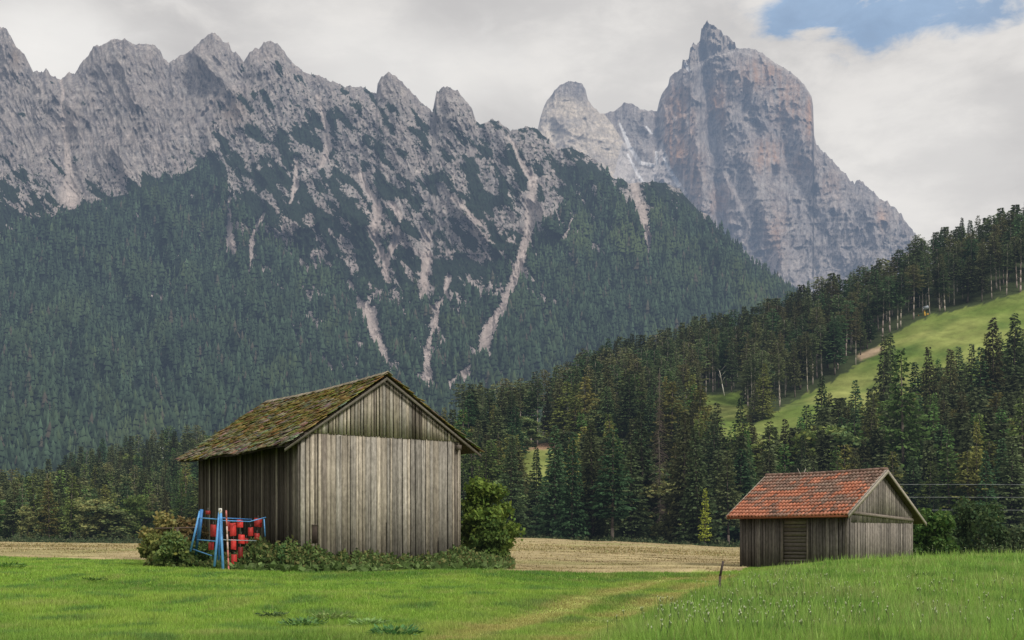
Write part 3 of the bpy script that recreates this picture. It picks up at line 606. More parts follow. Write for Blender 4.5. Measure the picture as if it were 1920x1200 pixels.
# the row at the far side of the hay field and other trees one can pick out
HAND = [
 ('spruce0', 957, 812, 226, 1.05, 'broad dark spruce right of the leafy bush, left of the green gap in the row'),
 ('spruce1', 1040, 796, 232, 1.15, 'dark spruce at the right edge of the green gap behind the hay field'),
 ('spruce0', 1072, 812, 224, .9, 'second dark spruce right of the green gap behind the hay field'),
 ('spruce1', 1112, 790, 230, 1.2, 'tall dark spruce in the middle of the row, below the bare trunks'),
 ('spruce3', 1148, 800, 224, 1.3, 'spruce with thin lower branches in the middle of the hay field row'),
 ('spruce2', 1182, 835, 236, 1.5, 'dark spruce in front of the reddish dead branches'),
 ('spruce2', 1208, 770, 246, 1.3, 'slim spruce left of the tall pale bare trunk'),
 ('spruce0', 1282, 765, 232, 1.0, 'broad dark spruce right of the tall pale bare trunk'),
 ('spruce1', 1310, 800, 226, 1.1, 'dark spruce behind the small yellow green larch'),
 ('spruce2', 1347, 752, 252, 1.3, 'narrow dark spruce pointing up into the small meadow patch'),
 ('spruce0', 1388, 742, 256, .9, 'tall dark spruce between the small meadow patch and the long meadow strip'),
 ('spruce3', 1366, 840, 232, 1.2, 'spruce with pale bare stem just left of the tiled hut'),
 ('larch1', 1425, 818, 250, 1.0, 'loose larch behind the left end of the tiled roof'),
 ('spruce3', 1470, 812, 256, 1.3, 'spruce behind the ridge of the tiled roof, below the meadow strip'),
 ('leafy0', 1530, 800, 252, 1.3, 'pale green leafy tree behind the tiled roof'),
 ('leafy1', 1590, 795, 250, 1.5, 'wide leafy tree behind the right half of the tiled roof'),
 ('larch0', 1695, 650, 246, 1.15, 'very tall broad larch rising behind the gable of the hut'),
 ('larch1', 1640, 730, 262, 1.0, 'larch left of the tall broad larch behind the hut'),
 ('larch0', 1832, 786, 228, .8, 'yellow green larch crossed by the wires right of the hut'),
 ('larch1', 1778, 800, 236, 1.0, 'dark larch right of the hut gable, behind the upper wire'),
 ('spruce1', 1880, 820, 230, 1.2, 'dark spruce near the right edge of the picture, behind the wires'),
 ('spruce3', 1805, 730, 262, 1.1, 'spruce with visible stem above the wires at the right'),
 ('larch1', 1915, 740, 240, 1.2, 'larch cut by the right edge of the picture'),
 ('spruce1', 1560, 735, 282, 1.1, 'dark pointed spruce at the lower edge of the meadow strip'),
 ('spruce0', 1655, 625, 300, .8, 'left one of two dark spruces standing up into the meadow strip'),
 ('spruce1', 1672, 622, 304, .9, 'right one of two dark spruces standing up into the meadow strip'),
 ('spruce1', 1540, 700, 295, 1.1, 'dark spruce overlapping the middle of the meadow strip'),
 ('spruce1', 1862, 592, 300, 1.0, 'dark spruce standing against the upper meadow strip at the right'),
 ('spruce0', 1745, 645, 296, .9, 'dark spruce below the snow cannon, at the lower meadow edge'),
 ('spruce1', 1786, 652, 298, 1.1, 'dark spruce at the lower edge of the upper meadow strip, left of a close pair'),
 ('spruce0', 1822, 640, 302, .85, 'left spruce of a close pair against the upper meadow strip'),
 ('spruce2', 1838, 648, 300, 1.3, 'right spruce of a close pair against the upper meadow strip'),
 ('spruce1', 1900, 585, 304, 1.2, 'dark spruce before the meadow strip near the right picture edge'),
 ('spruce2', 1606, 712, 292, 1.4, 'lone dark spruce below the bare soil spot of the meadow strip'),
 ('larch1', 900, 870, 205, 1.2, 'small loose larch right behind the big barn'),
 ('larch1', 1322, 912, 200, .75, 'small slender yellow green larch left of the tiled hut'),
]
placed = []
for i, (key, px, top, Y, wd, lab) in enumerate(HAND):
    if 900 < px < 1400 and 220 <= Y < 250: Y -= 22
    t = plant_px(key, px, top, Y, wd, rz=i*1.7, label=lab); placed.append((px, Y))
# give the small larch its own lighter crown
o_ = [c for c in bpy.data.objects if c.get('label', '') == HAND[-1][5]][0]
for ch in o_.children:
    if ch.name.startswith('crown'):
        me = ch.data.copy(); ch.data = me; a = me.color_attributes['col']; b = np.zeros(len(me.vertices)*4, np.float32); a.data.foreach_get('color', b); b = b.reshape(-1, 4)*[2.7, 1.75, 1.1, 1]; a.data.foreach_set('color', b.astype(np.float32).ravel())
# tall pale trunk
m = MB(); X, Y = (1236-960)/F*221, 221; z = float(gz(X, Y)); t = empty('dead_tree', (X, Y, z)); H_ = EYE-(690-HY)/F*Y-z
m.path([(0, 0, -.3), (.15, 0, H_*.3), (-.05, 0, H_*.6), (.1, 0, H_)], .11, .03, 8, (.17, .15, .12)); m.build('trunk', M['bark'], t)
m = MB()
for k in range(520):
    zz = random.uniform(.08, .97)*H_; a = random.random()*6.28; l = random.uniform(.6, 3.0)*(1.25-zz/H_)
    m.path([(0, 0, zz), (math.cos(a)*l*.6, math.sin(a)*l*.6, zz-.2*l), (math.cos(a)*l, math.sin(a)*l, zz-.55*l)], .03, .008, 3, (.17, .14, .11))
m.build('branch_crown', M['bark'], t); tag(t, 'tall bare dead tree with pale trunk in the hay field row', 'dead tree')
# reddish brown dead branches of a dying spruce
K = KINDS['spruce2']; me = K['crown'].copy(); a = me.color_attributes['col']; b = np.zeros(len(me.vertices)*4, np.float32); a.data.foreach_get('color', b); b = b.reshape(-1, 4); b[:, :3] = b[:, 1:2]*[3.6, 2.1, 1.5]; a.data.foreach_set('color', b.ravel())
X, Y = (1200-960)/F*262, 262; t = empty('spruce_tree', (X, Y, float(gz(X, Y)))); t.scale = (.62, .62, .72)
for nm, d in (('trunk', K['trunk']), ('crown', me)): o = bpy.data.objects.new(nm, d); C.objects.link(o); o.parent = t
tag(t, 'dying spruce with reddish brown needles in the middle of the row', 'tree')

# scattered wood: candidates from near to far, tested against what already covers them
cand = []
def scatter(n, xr, yr, keys, hr, ok, spacing, seed):
    r = np.random.default_rng(seed); cells = {}
    for _ in range(n):
        Y = r.uniform(*yr); px = r.uniform(*xr); X = (px-960)/F*Y; c = (int(X//spacing), int(Y//spacing))
        if c in cells: continue
        z = float(gz(X, Y)); py = HY-(z-EYE)/Y*F
        if not ok(px, py, Y): continue
        if any(abs(px-a) < 9 and abs(Y-b) < 4 for a, b in placed): continue
        cells[c] = 1; h = r.uniform(*hr)*(1 if r.random() < .85 else .75)
        cand.append((Y, X, z, px, py, h, keys(px, py, Y, r), r.uniform(.8, 1.75), r.random()*6.28))
def hill_ok(px, py, Y):
    for P_ in (STRIP, PATCH, PATCH2):
        if in_poly(np.array(px), np.array(py), P_): return False
        if in_poly(np.array(px), np.array(py-16), P_): return False
    if px < 1300 and 264 < Y < 302 and not (px < 968): return False
    if 968 <= px < 1060 and 225 < Y < 302: return False
    if Y < 222 and px > 880: return False
    return True
def hill_keys(px, py, Y, r):
    up = np.interp(px, [900, 1450, 1600, 1700, 1920], [845, 775, 690, 612, 545])
    edge = py < up+4 and py > up-75                  # the wood that shows its stems above the meadow strip
    u = r.random()
    if edge: return ('pine0', 'pine1', 'pine2')[r.integers(3)] if u < .8 else 'spruce3'
    if py < up: return ('pine1', 'pine0', 'spruce1', 'spruce2', 'spruce3', 'spruce1')[r.integers(6)]
    return ('spruce1', 'spruce2', 'spruce3', 'larch1', 'spruce0', 'larch0', 'leafy1')[r.integers(7)]
scatter(10000, (800, 2060), (222, 492), hill_keys, (15.5, 21), hill_ok, 5.0, 51)
def left_keys(px, py, Y, r):
    u = r.random()
    if Y < 275: return ('leafy0', 'leafy1', 'larch1', 'spruce3', 'spruce1', 'larch0', 'pine1')[r.integers(7)]
    return ('spruce1' if u < .35 else 'spruce3' if u < .5 else 'pine0' if u < .62 else 'larch1' if u < .72 else 'leafy1' if u < .88 else 'leafy0')
scatter(5000, (-160, 700), (236, 480), left_keys, (11, 17), lambda px, py, Y: True, 5.6, 52)
cand.sort(key=lambda c: c[0])
cov = np.zeros((340, 560), bool)                 # 4 px cells of the 1920 px frame: what nearer trees already hide
def cover(px, base, top, w):
    vis = tot = 0
    for yy in range(int(top//4), int(base//4)+1):
        if not 0 <= yy < 340: continue
        hw = w*min(1, .25+.9*(yy*4-top)/max(base-top, 1)); a = int((px-hw)//4)+40; b = int((px+hw)//4)+41
        a = max(a, 0); b = min(b, 560)
        if a >= b: continue
        tot += b-a; vis += int((~cov[yy, a:b]).sum()); cov[yy, a:b] = True
    return vis
for key, px, top, Y, wd, lab in HAND: cover(px, 1010, top, KINDS[key]['R']*.7*F/Y)
cov[int(705/4):int(1060/4), int(545/4)+40:int(865/4)+40] = True
vis_list = []
for c in cand:
    Y, X, z, px, py, h, key, wd, rz = c; v = cover(px, py, py-h/Y*F, KINDS[key]['R']*h/20*wd*F/Y*.75)
    if v > 2 or Y < 300: vis_list.append((v, c))
vis_list.sort(key=lambda t: -t[0])
cnt = {}; rest = []
def region(key, px, py, Y):
    nm = {'spruce_tree': 'dark spruce', 'pine_tree': 'bare stemmed pine', 'larch_tree': 'loose yellow green larch', 'broadleaf_tree': 'rounded leafy tree'}[KINDS[key]['name']]
    if px < 720:
        a = 'in the front of the wood left of the big barn' if Y < 300 else ('in the middle of the wood left of the big barn' if Y < 390 else 'on top of the wooded mound left of the big barn')
        if px > 370: a = 'behind the big barn, hidden up to its top'
        elif px < 120: a = a.replace('left of the big barn', 'at the far left edge')
    else:
        up = np.interp(px, [900, 1450, 1600, 1700, 1920], [845, 775, 690, 612, 545])
        if py < up+4:
            if px < 1060: a = 'in the low wood just right of the barn roof'
            elif py > up-70: a = 'standing along the upper edge of the long meadow strip' if px > 1400 else 'with its foot in the dark wood above the hay field row'
            elif px > 1600: a = 'on the skyline crest at the upper right'
            elif px > 1300: a = 'on the crest below the high rocky peak'
            else: a = 'on the sloping crest in front of the wooded range'
        else: a = 'between the hay field row and the meadow' if px < 1400 else ('on the right slope below the meadow strip' if px > 1700 else 'behind the tiled hut below the meadow strip')
    return nm+' '+a
LIM = {'spruce_tree': 265, 'pine_tree': 290, 'larch_tree': 250, 'broadleaf_tree': 280}
for v, c in vis_list:
    Y, X, z, px, py, h, key, wd, rz = c; nm = KINDS[key]['name']
    if cnt.get(nm, 0) < LIM[nm]:
        cnt[nm] = cnt.get(nm, 0)+1; lab = region(key, px, py, Y)
        hh = h*(.62 if nm == 'broadleaf_tree' else 1)
        plant(key, X, Y, z, hh, wd*(1.3 if nm == 'broadleaf_tree' else 1), rz, lab, lab.replace('tree', 'trees').replace('spruce', 'spruces').replace('pine', 'pines').replace('larch', 'larches'))
    else: rest.append(c)
VV = []; QQ = []; CC = []; off = 0
for c in rest:
    Y, X, z, px, py, h, key, wd, rz = c; k = 'leafy' if key.startswith('leafy') else 'pine' if key.startswith('pine') else 'spruce'
    V, Q, cl_ = LOW[k]; s = h/(20 if k != 'leafy' else 14); R_ = np.array([[math.cos(rz), -math.sin(rz), 0], [math.sin(rz), math.cos(rz), 0], [0, 0, 1]])
    cl_ = cl_*2.3; VV.append((V*[wd, wd, 1]) @ R_.T*s+[X, Y, z]); QQ.append(Q+off); off += len(V); CC.append(cl_*random.uniform(.7, 1.35)*(np.array([1.8, 1.7, 1.2]) if key.startswith('larch') else 1))
if rest: tag(mk('hill_wood', np.concatenate(VV), np.concatenate(QQ), None, M['needle'], np.concatenate(CC)), 'dense crowd of conifers filling the wood behind the nearer trees', 'wood', kind='stuff')
print('trees', cnt, 'rest', len(rest))

# ------------------------------------------------------------------ the big barn
class Frame:
    def __init__(s, o, a, b): s.o = np.array([*o, 0.]); s.a = np.array([*a, 0.]); s.b = np.array([*b, 0.])
    def __call__(s, a, b, z): return s.o+s.a*a+s.b*b+np.array([0, 0, z])
UP = np.array([0, 0, 1.])
def lerp3(a, b, t): return tuple(a[k]*(1-t)+b[k]*t for k in range(3))
def boards(m, fr, n, p0, along, length, z0, ztop, tone, rnd, wr=(.09, .27), gap=(.008, .042), th=.025, out=(0, .02), z0j=.06, curve=None, skip=()):
    """vertical planks from p0 along a unit vector; n = outward normal; ztop(s) gives the height of the top edge"""
    s = 0.
    while s < length-.03:
        w_ = min(rnd.uniform(*wr), length-s); g = rnd.uniform(*gap); e = rnd.uniform(*out)
        if not any(a < s+w_*.5 < b for a, b in skip):
            zb = z0+rnd.uniform(-z0j, z0j); c = tone(s, rnd); q = p0+along*s+n*e
            ww = w_-g; ta = ztop(s); tb = ztop(s+ww); sl = rnd.uniform(-.006, .006)
            V = []
            for dn in (0, th):
                V += [q+n*dn+UP*zb+along*sl, q+along*(ww+sl)+n*dn+UP*zb, q+along*ww+n*dn+UP*tb, q+n*dn+UP*ta]
            # bottom corner broken off here and there
            m.add(V, [(0, 3, 2, 1), (4, 5, 6, 7), (0, 1, 5, 4), (1, 2, 6, 5), (2, 3, 7, 6), (3, 0, 4, 7)], c)
        s += w_
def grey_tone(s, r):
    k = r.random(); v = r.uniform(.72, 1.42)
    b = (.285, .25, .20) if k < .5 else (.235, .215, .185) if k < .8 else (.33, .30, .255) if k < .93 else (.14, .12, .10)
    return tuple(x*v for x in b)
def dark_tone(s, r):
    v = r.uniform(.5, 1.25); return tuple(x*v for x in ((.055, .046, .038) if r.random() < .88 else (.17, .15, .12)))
def hut_dark(s, r):
    v = r.uniform(.7, 1.25); return tuple(x*v for x in ((.105, .095, .088) if r.random() < .8 else (.165, .15, .135)))
def hut_tone(s, r):
    v = r.uniform(.75, 1.2); return tuple(x*v for x in ((.215, .19, .165) if r.random() < .7 else (.14, .125, .11)))
rd_ = random.Random(5)
FB = Frame((-7.455, 40), (.811, .585), (-.585, .811)); ga = math.atan2(.585, .811)
W_, D_, E0, RZ, ZB = 6.70, 9.87, 5.36, 7.50, .45
barn = empty('barn', (-7.455, 40, ZB)); tag(barn, 'large old barn of grey vertical boards with mossy shingle roof', 'barn')
def par(o, root):
    o.parent = root; o.matrix_parent_inverse.identity(); o.location = [-c for c in root.location]; return o
na = -FB.b
def slope_top(s): return RZ-.14-abs(s-3.35)*(RZ-5.08)/3.35*1.0
m = MB(); boards(m, FB, na, FB(0, 0, 0), FB.a, W_, ZB-.1, lambda s: E0, grey_tone, rd_, z0j=.1)
par(m.build('front_wall', M['wood']), barn)
m = MB(); boards(m, FB, na, FB(.05, -.035, 0), FB.a, W_-.1, E0-.02, lambda s: max(E0+.02, 7.52-abs(s+.05-3.35)*.66), grey_tone, rd_, z0j=.008, wr=(.11, .18), th=.022, out=(0, .006))
par(m.build('gable', M['wood']), barn)
nl = -FB.a
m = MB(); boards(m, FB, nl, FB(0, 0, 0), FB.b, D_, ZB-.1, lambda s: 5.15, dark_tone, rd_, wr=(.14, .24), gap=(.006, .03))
for s in (5.1, 7.3, 8.35): m.box(FB(-.075, s, ZB-.1), FB.b*.11, nl*.03, UP*4.6, (.20, .18, .15))
m.box(FB(-.03, 0, ZB), FB.b*.14, nl*.05, UP*4.65, (.10, .09, .075))
par(m.build('side_wall', M['wood']), barn)
m = MB(); boards(m, FB, FB.a, FB(W_, 0, 0), FB.b, D_, ZB-.1, lambda s: 5.15, grey_tone, rd_); boards(m, FB, FB.b, FB(0, D_, 0), FB.a, W_, ZB-.1, lambda s: 7.5-abs(s-3.35)*.66, grey_tone, rd_)
par(m.build('rear_wall', M['wood']), barn)
m = MB(); m.box(FB(.04, .05, ZB-.2), FB.a*(W_-.08), FB.b*(D_-.1), UP*4.85, (.01, .01, .01)); par(m.build('dark_interior', M['dark']), barn)
m = MB(); V = [FB(.06, .03, E0-.4), FB(W_-.06, .03, E0-.4), FB(3.35, .03, 7.45)]; m.add(V, [(0, 1, 2, 2)], (.01, .01, .01)); par(m.build('gable_back', M['dark']), barn)
m = MB(); m.box(FB(.43, -.055, 1.45), FB.a*.19, na*.012, UP*.62, (.055, .042, .035)); m.box(FB(.42, -.055, 2.07), FB.a*.21, na*.02, UP*.03, (.13, .11, .09)); par(m.build('hatch', M['wood']), barn)
m = MB()
V = [FB(5.62, -.05, .55), FB(5.74, -.05, .5), FB(5.70, -.05, 1.65), FB(5.69, -.05, 1.66)]; m.add(V, [(0, 1, 2, 3)], (.012, .01, .01))
for a_, z0_, z1_, w2 in ((1.52, 3.4, 5.3, .035), (3.60, 3.3, 5.3, .02), (3.42, .6, 2.2, .02)):
    V = [FB(a_, -.05, z0_), FB(a_+.01, -.05, z0_), FB(a_+w2, -.05, z1_), FB(a_, -.05, z1_)]; m.add(V, [(0, 1, 2, 3)], (.012, .01, .01))
par(m.build('gap', M['dark']), barn)
for a_, zz in ((.06, 5.16), (W_-.22, 5.02)):
    m = MB(); m.box(FB(a_, -.02, zz), FB.a*.16, na*.2, UP*.18, (.12, .10, .085)); par(m.build('beam_end', M['wood_h']), barn)
# roof: a thin deck, then single split shingles laid in courses
def roof_pt(side, t, b):
    """t 0 at the ridge .. 1 at the eave; sags a little"""
    a = 3.35+side*t*(4.05 if side < 0 else 4.19); z = 7.66-t*(2.80 if side < 0 else 2.67)
    z -= .07*math.sin(max(0, min(1, (b+.3)/10.9))*math.pi)*(1.2-.4*t)+.03*math.sin(b*1.3+t*3)*t
    return FB(a, b, z)
for side in (-1, 1):
    m = MB(); nb_ = 12; nt = 8
    for dz, sgn in ((0, 1), (-.05, -1)):
        V = [roof_pt(side, t, b)+UP*(dz-.02) for t in np.linspace(.0, .99, nt) for b in np.linspace(-.24, 10.5, nb_)]
        m.add(V, grid_faces(nt, nb_), (.10, .085, .07))
    rf = par(m.build('roof', M['wood_h']), barn)
    m = MB(); NC = 27
    nn = unit(np.cross(roof_pt(side, 1, 5)-roof_pt(side, 0, 5), FB.b)); nn = nn if nn[2] > 0 else -nn
    for r_ in range(NC):
        t0 = (r_+.0)/NC; b = -.34+rd_.uniform(0, .1)
        while b < 10.62:
            wd = rd_.uniform(.09, .24); tt0 = t0-.035+rd_.uniform(-.012, .012); tt1 = t0+.056+rd_.uniform(-.02, .022)
            if r_ == NC-1: tt1 = min(tt1, 1.0+rd_.uniform(0, .02))
            if rd_.random() < .965:
                lift = rd_.choice((rd_.uniform(.012, .06), rd_.uniform(.03, .11))); sk = rd_.uniform(-.06, .06)
                p = [roof_pt(side, max(tt0, -.01), b)+nn*.0, roof_pt(side, max(tt0, -.01), b+wd)+nn*.0, roof_pt(side, tt1, b+wd+sk)+nn*lift, roof_pt(side, tt1, b+sk)+nn*(lift+rd_.uniform(-.012, .012))]
                mo = float(fbm(b*.55+5, t0*4.5+side, 4, 71))+.30-.75*max(0, t0-.62)*2+rd_.gauss(0, .20)
                wet = float(fbm(b*1.7, t0*12, 3, 72))
                if mo > .12: c = lerp3((.215, .175, .06), (.125, .105, .045), min(1, max(0, wet*1.4+.4)))
                else: c = lerp3((.27, .235, .165), (.14, .118, .085), min(1, max(0, .5+wet)))
                c = tuple(k*rd_.uniform(.72, 1.28) for k in c); th = .022
                V = p+[q+nn*th for q in p]; m.add(V, [(0, 3, 2, 1), (4, 5, 6, 7), (0, 1, 5, 4), (1, 2, 6, 5), (2, 3, 7, 6), (3, 0, 4, 7)], c)
            b += wd+rd_.uniform(.002, .014)
    o = m.build('shingles', M['shake']); o.parent = rf
    # barge board under the overhang and the plank on its edge
    m = MB(); P = roof_pt(side, .0, -.25); Q_ = roof_pt(side, 1.0, -.25); dv = Q_-P
    m.box(P-UP*.23, dv, -FB.b*-.03, UP*.11, (.13, .115, .095)); par(m.build('bargeboard', M['wood_h']), barn)
m = MB()
for i in range(26):
    b = -.34+i*.42; p = roof_pt(-1, 0, b)
    for sgn in (-1, 1):
        V = [p+UP*(.06+.02*rd_.random()), p+FB.b*.41+UP*(.06+.02*rd_.random()), p+FB.b*.41+FB.a*sgn*.2-UP*.06, p+FB.a*sgn*.2-UP*(.06+rd_.uniform(-.02, .02))]
        V += [v+UP*.025 for v in V]; k = rd_.uniform(.7, 1.2)
        m.add(V, [(0, 3, 2, 1), (4, 5, 6, 7), (0, 1, 5, 4), (1, 2, 6, 5), (2, 3, 7, 6), (3, 0, 4, 7)], (.22*k, .19*k, .14*k))
par(m.build('ridge_cap', M['shake']), barn)

# ------------------------------------------------------------------ the tiled hut
FH = Frame((14.41, 48.58), (.766, .643), (-.643, .766)); hut = empty('hut', (14.41, 48.58, .2)); tag(hut, 'small grey board hut with orange and brown clay tile roof', 'hut')
nf = -FH.b
lap = lambda s: 2.70-.055*s
m = MB(); boards(m, FH, nf, FH(0, 0, 0), FH.a, 5.02, .0, lambda s: lap(s), hut_tone, rd_, wr=(.12, .22)); par(m.build('front_wall', M['wood']), hut)
m = MB(); boards(m, FH, nf, FH(.08, -.03, 0), FH.a, 4.86, 2.3, lambda s: max(lap(s)+.02, 4.42-abs(s+.08-2.5)*.70), hut_tone, rd_, wr=(.1, .18), z0j=0, th=.02, out=(0, .005))
par(m.build('gable', M['wood']), hut)
m = MB(); a0 = FH(.0, -.065, 2.66); a1 = FH(5.0, -.065, 2.66-.275); m.box(a0, a1-a0, nf*.03, UP*.13, (.20, .17, .145)); par(m.build('beam', M['wood_h']), hut)
nl = -FH.a
m = MB(); boards(m, FH, nl, FH(0, 0, 0), FH.b, 2.05, .0, lambda s: 2.72, hut_dark, rd_, wr=(.12, .22)); m.box(FH(-.03, 0, 0), FH.b*.16, nl*.03, UP*2.7, (.17, .15, .13)); par(m.build('side_wall', M['wood']), hut)
m = MB(); boards(m, FH, nl, FH(0, 3.42, 0), FH.b, 2.41, .0, lambda s: 2.72, hut_dark, rd_, wr=(.12, .22)); par(m.build('side_wall', M['wood']), hut)
m = MB(); zz = .05
while zz < 2.32:
    hh = rd_.uniform(.12, .22); k = rd_.uniform(.6, 1.1)*(1.5 if zz > 2.0 else 1)
    p = FH(.0, 2.1, zz); m.box(p, FH.b*1.28, nl*.02+UP*rd_.uniform(-.01, .01), UP*(hh-rd_.uniform(.01, .03)), (.12*k, .105*k, .09*k)); zz += hh
door = par(m.build('door', M['wood_h']), hut)
m = MB(); m.box(FH(-.0, 2.02, 0), FH.b*.09, nl*.07, UP*2.5, (.16, .14, .12)); m.box(FH(0, 3.37, 0), FH.b*.09, nl*.07, UP*2.5, (.15, .13, .11)); m.box(FH(0, 2.11, 2.40), FH.b*1.26, nl*.06, UP*.1, (.07, .06, .05)); o = m.build('door_frame', M['wood']); o.parent = door
m = MB(); boards(m, FH, FH.a, FH(5.0, 0, 0), FH.b, 5.83, .0, lambda s: 2.4, hut_dark, rd_); boards(m, FH, FH.b, FH(0, 5.83, 0), FH.a, 5.0, .0, lambda s: 4.4-abs(s-2.5)*.7, hut_tone, rd_); par(m.build('rear_wall', M['wood']), hut)
m = MB(); m.box(FH(.05, .04, 0), FH.a*4.9, FH.b*5.74, UP*2.3, (.01, .01, .01)); m.add([FH(.1, .02, 2.2), FH(4.9, .02, 2.2), FH(2.5, .02, 4.32)], [(0, 1, 2, 2)], (.01,)*3); par(m.build('dark_interior', M['dark']), hut)
def hroof(side, t, b):
    if side < 0: return FH(2.5-t*2.95, b, 4.60-t*1.98-.03*math.sin(max(0, min(1, b/6))*3.14))
    return FH(2.5+t*3.12, b, 4.60-t*2.27-.03*math.sin(max(0, min(1, b/6))*3.14))
for side in (-1, 1):
    m = MB()
    for dz in (-.02, -.06): m.add([hroof(side, 0, -.26)+UP*dz, hroof(side, 1, -.26)+UP*dz, hroof(side, 1, 6.2)+UP*dz, hroof(side, 0, 6.2)+UP*dz], [(0, 1, 2, 3)], (.10, .08, .065))
    rf = par(m.build('roof', M['wood_h']), hut); m = MB(); NR = 13; NCc = 34
    nn = unit(np.cross(hroof(side, 1, 5)-hroof(side, 0, 5), FH.b)); nn = nn if nn[2] > 0 else -nn
    prof = [(0, 0), (.18, .035), (.38, .05), (.58, .035), (.75, 0), (.88, -.015), (1.02, 0)]
    for r_ in range(NR):
        for q in range(NCc):
            b0 = -.27+q*6.5/NCc; bw = 6.5/NCc; t0 = r_/NR; t1 = (r_+1.12)/NR; j = rd_.uniform(-.008, .012); dz = rd_.uniform(0, .014)
            V = []
            for tt, lf in ((t0, .005), (min(t1, 1.015)+j*.4, .075+dz)):
                for x, y in prof: V.append(hroof(side, tt, b0+bw*x)+nn*(y+lf))
            for x, y in prof: V.append(hroof(side, min(t1, 1.015)+j*.4, b0+bw*x)+nn*(y+.075+dz-.07))
            n_ = float(fbm(q*.13, r_*.45, 4, 81))*2.0+(t0-.5)*1.1+rd_.gauss(0, .16)+.12
            n2_ = float(fbm(q*.3+9, r_*.5, 3, 83))
            if n_ > .12: c = lerp3((.42, .155, .09), (.45, .20, .13), rd_.random())
            elif n_ > -.22: c = lerp3((.33, .17, .12), (.27, .165, .125), rd_.random())
            else: c = lerp3((.22, .13, .10), (.26, .19, .15), rd_.random())
            if n2_ > .36: c = (.15, .10, .08)
            k = rd_.uniform(.85, 1.15); m.add(V, grid_faces(3, 7), tuple(x*k for x in c))
    o = m.build('tiles', M['tile']); o.parent = rf
    m = MB()
    P = hroof(side, -.0, -.30); Q_ = hroof(side, 1.02, -.30); m.box(P-UP*.12, Q_-P, FH.b*-.035, UP*.16, (.30, .265, .22))
    m.box(P+UP*.05, Q_-P, FH.b*.13, UP*.03, (.27, .235, .20)); par(m.build('bargeboard', M['wood_h']), hut)
    P = hroof(side, 0, 6.24); Q_ = hroof(side, 1.02, 6.24); m = MB(); m.box(P-UP*.08, Q_-P, FH.b*.03, UP*.17, (.30, .26, .21)); par(m.build('bargeboard', M['wood_h']), hut)
m = MB(); P = hroof(-1, 1.0, -.27); Q_ = hroof(-1, 1.0, 6.22); m.box(P-UP*.11, Q_-P, -FH.a*.03, UP*.09, (.20, .075, .04)); par(m.build('eave_board', M['wood_h']), hut)
m = MB()
for i in range(19):
    b = -.3+i*.345; k = rd_.uniform(.7, 1.2); p = hroof(-1, 0, b)+UP*.055; q = hroof(-1, 0, b+.36)+UP*.065
    m.bar(p, q, .075, .085, 8, (.20*k, .13*k, .10*k))
par(m.build('ridge_tiles', M['tile']), hut)
m = MB(); p = hroof(-1, .02, 4.2); m.bar(p, p+np.array([-.16, 0, .36]), .018, .012, 5, (.4, .36, .3)); m.bar(p+FH.b*-.1, p+np.array([.22, 0, .36]), .018, .012, 5, (.4, .36, .3)); par(m.build('stick', M['wood_h']), hut)

# ------------------------------------------------------------------ blue rack with red plates beside the barn
BL = (.045, .17, .42); BL2 = (.10, .30, .60); RD = (.50, .035, .03)
def P3(px, py, Y): return at(px, py, Y-(1.15 if 39 < Y < 42 else 0)).reshape(3)
rack = empty('implement_rack', P3(410, 1066, 40.2)); tag(rack, 'blue painted metal rack hung with red plates beside the barn', 'farm rack')
def rpart(nm, segs, r, c, mt='paint', n=7):
    m = MB()
    for (x0, y0, Y0_, x1, y1, Y1_) in segs: m.bar(P3(x0, y0, Y0_), P3(x1, y1, Y1_), r, r, n, c)
    return par(m.build(nm, M[mt]), rack)
rpart('leg', [(411.5, 960, 40.2, 402, 1062, 39.9)], .045, BL2); rpart('leg', [(413.5, 960, 40.2, 418, 1068, 39.7)], .05, BL2); rpart('leg', [(412, 962, 40.3, 410, 1066, 40.7)], .04, BL)
m = MB(); m.bar(P3(413, 965, 40.2), P3(413, 953, 40.2), .065, .06, 10, (.55, .53, .48)); m.bar(P3(413, 957, 40.12), P3(413, 955.5, 40.10), .02, .02, 8, (.05, .05, .05)); par(m.build('cap', M['paint']), rack)
rpart('leg', [(375, 958, 41.3, 357, 1034, 41.2)], .04, BL2); rpart('leg', [(377, 958, 41.3, 367, 1040, 41.8)], .05, BL); rpart('leg', [(378, 955, 41.3, 373, 1010, 41.3)], .06, BL)
rpart('rail', [(374, 971, 41.25, 412, 974, 40.25)], .022, BL2); rpart('rail', [(371, 1012, 41.25, 406, 1015, 40.3)], .022, BL2); rpart('rail', [(362, 1030, 41.4, 397, 1042, 40.4)], .02, BL2)
rpart('rail', [(413, 971, 40.2, 472, 974, 41.5)], .022, BL); rpart('rail', [(413, 976, 40.2, 468, 978, 40.9), (468, 978, 40.9, 498, 970, 41.6)], .018, BL2)
rpart('rail', [(414, 1012, 40.25, 482, 1014, 41.4)], .014, (.30, .38, .42)); rpart('post', [(495, 972, 41.6, 497, 1006, 41.6)], .022, BL2)
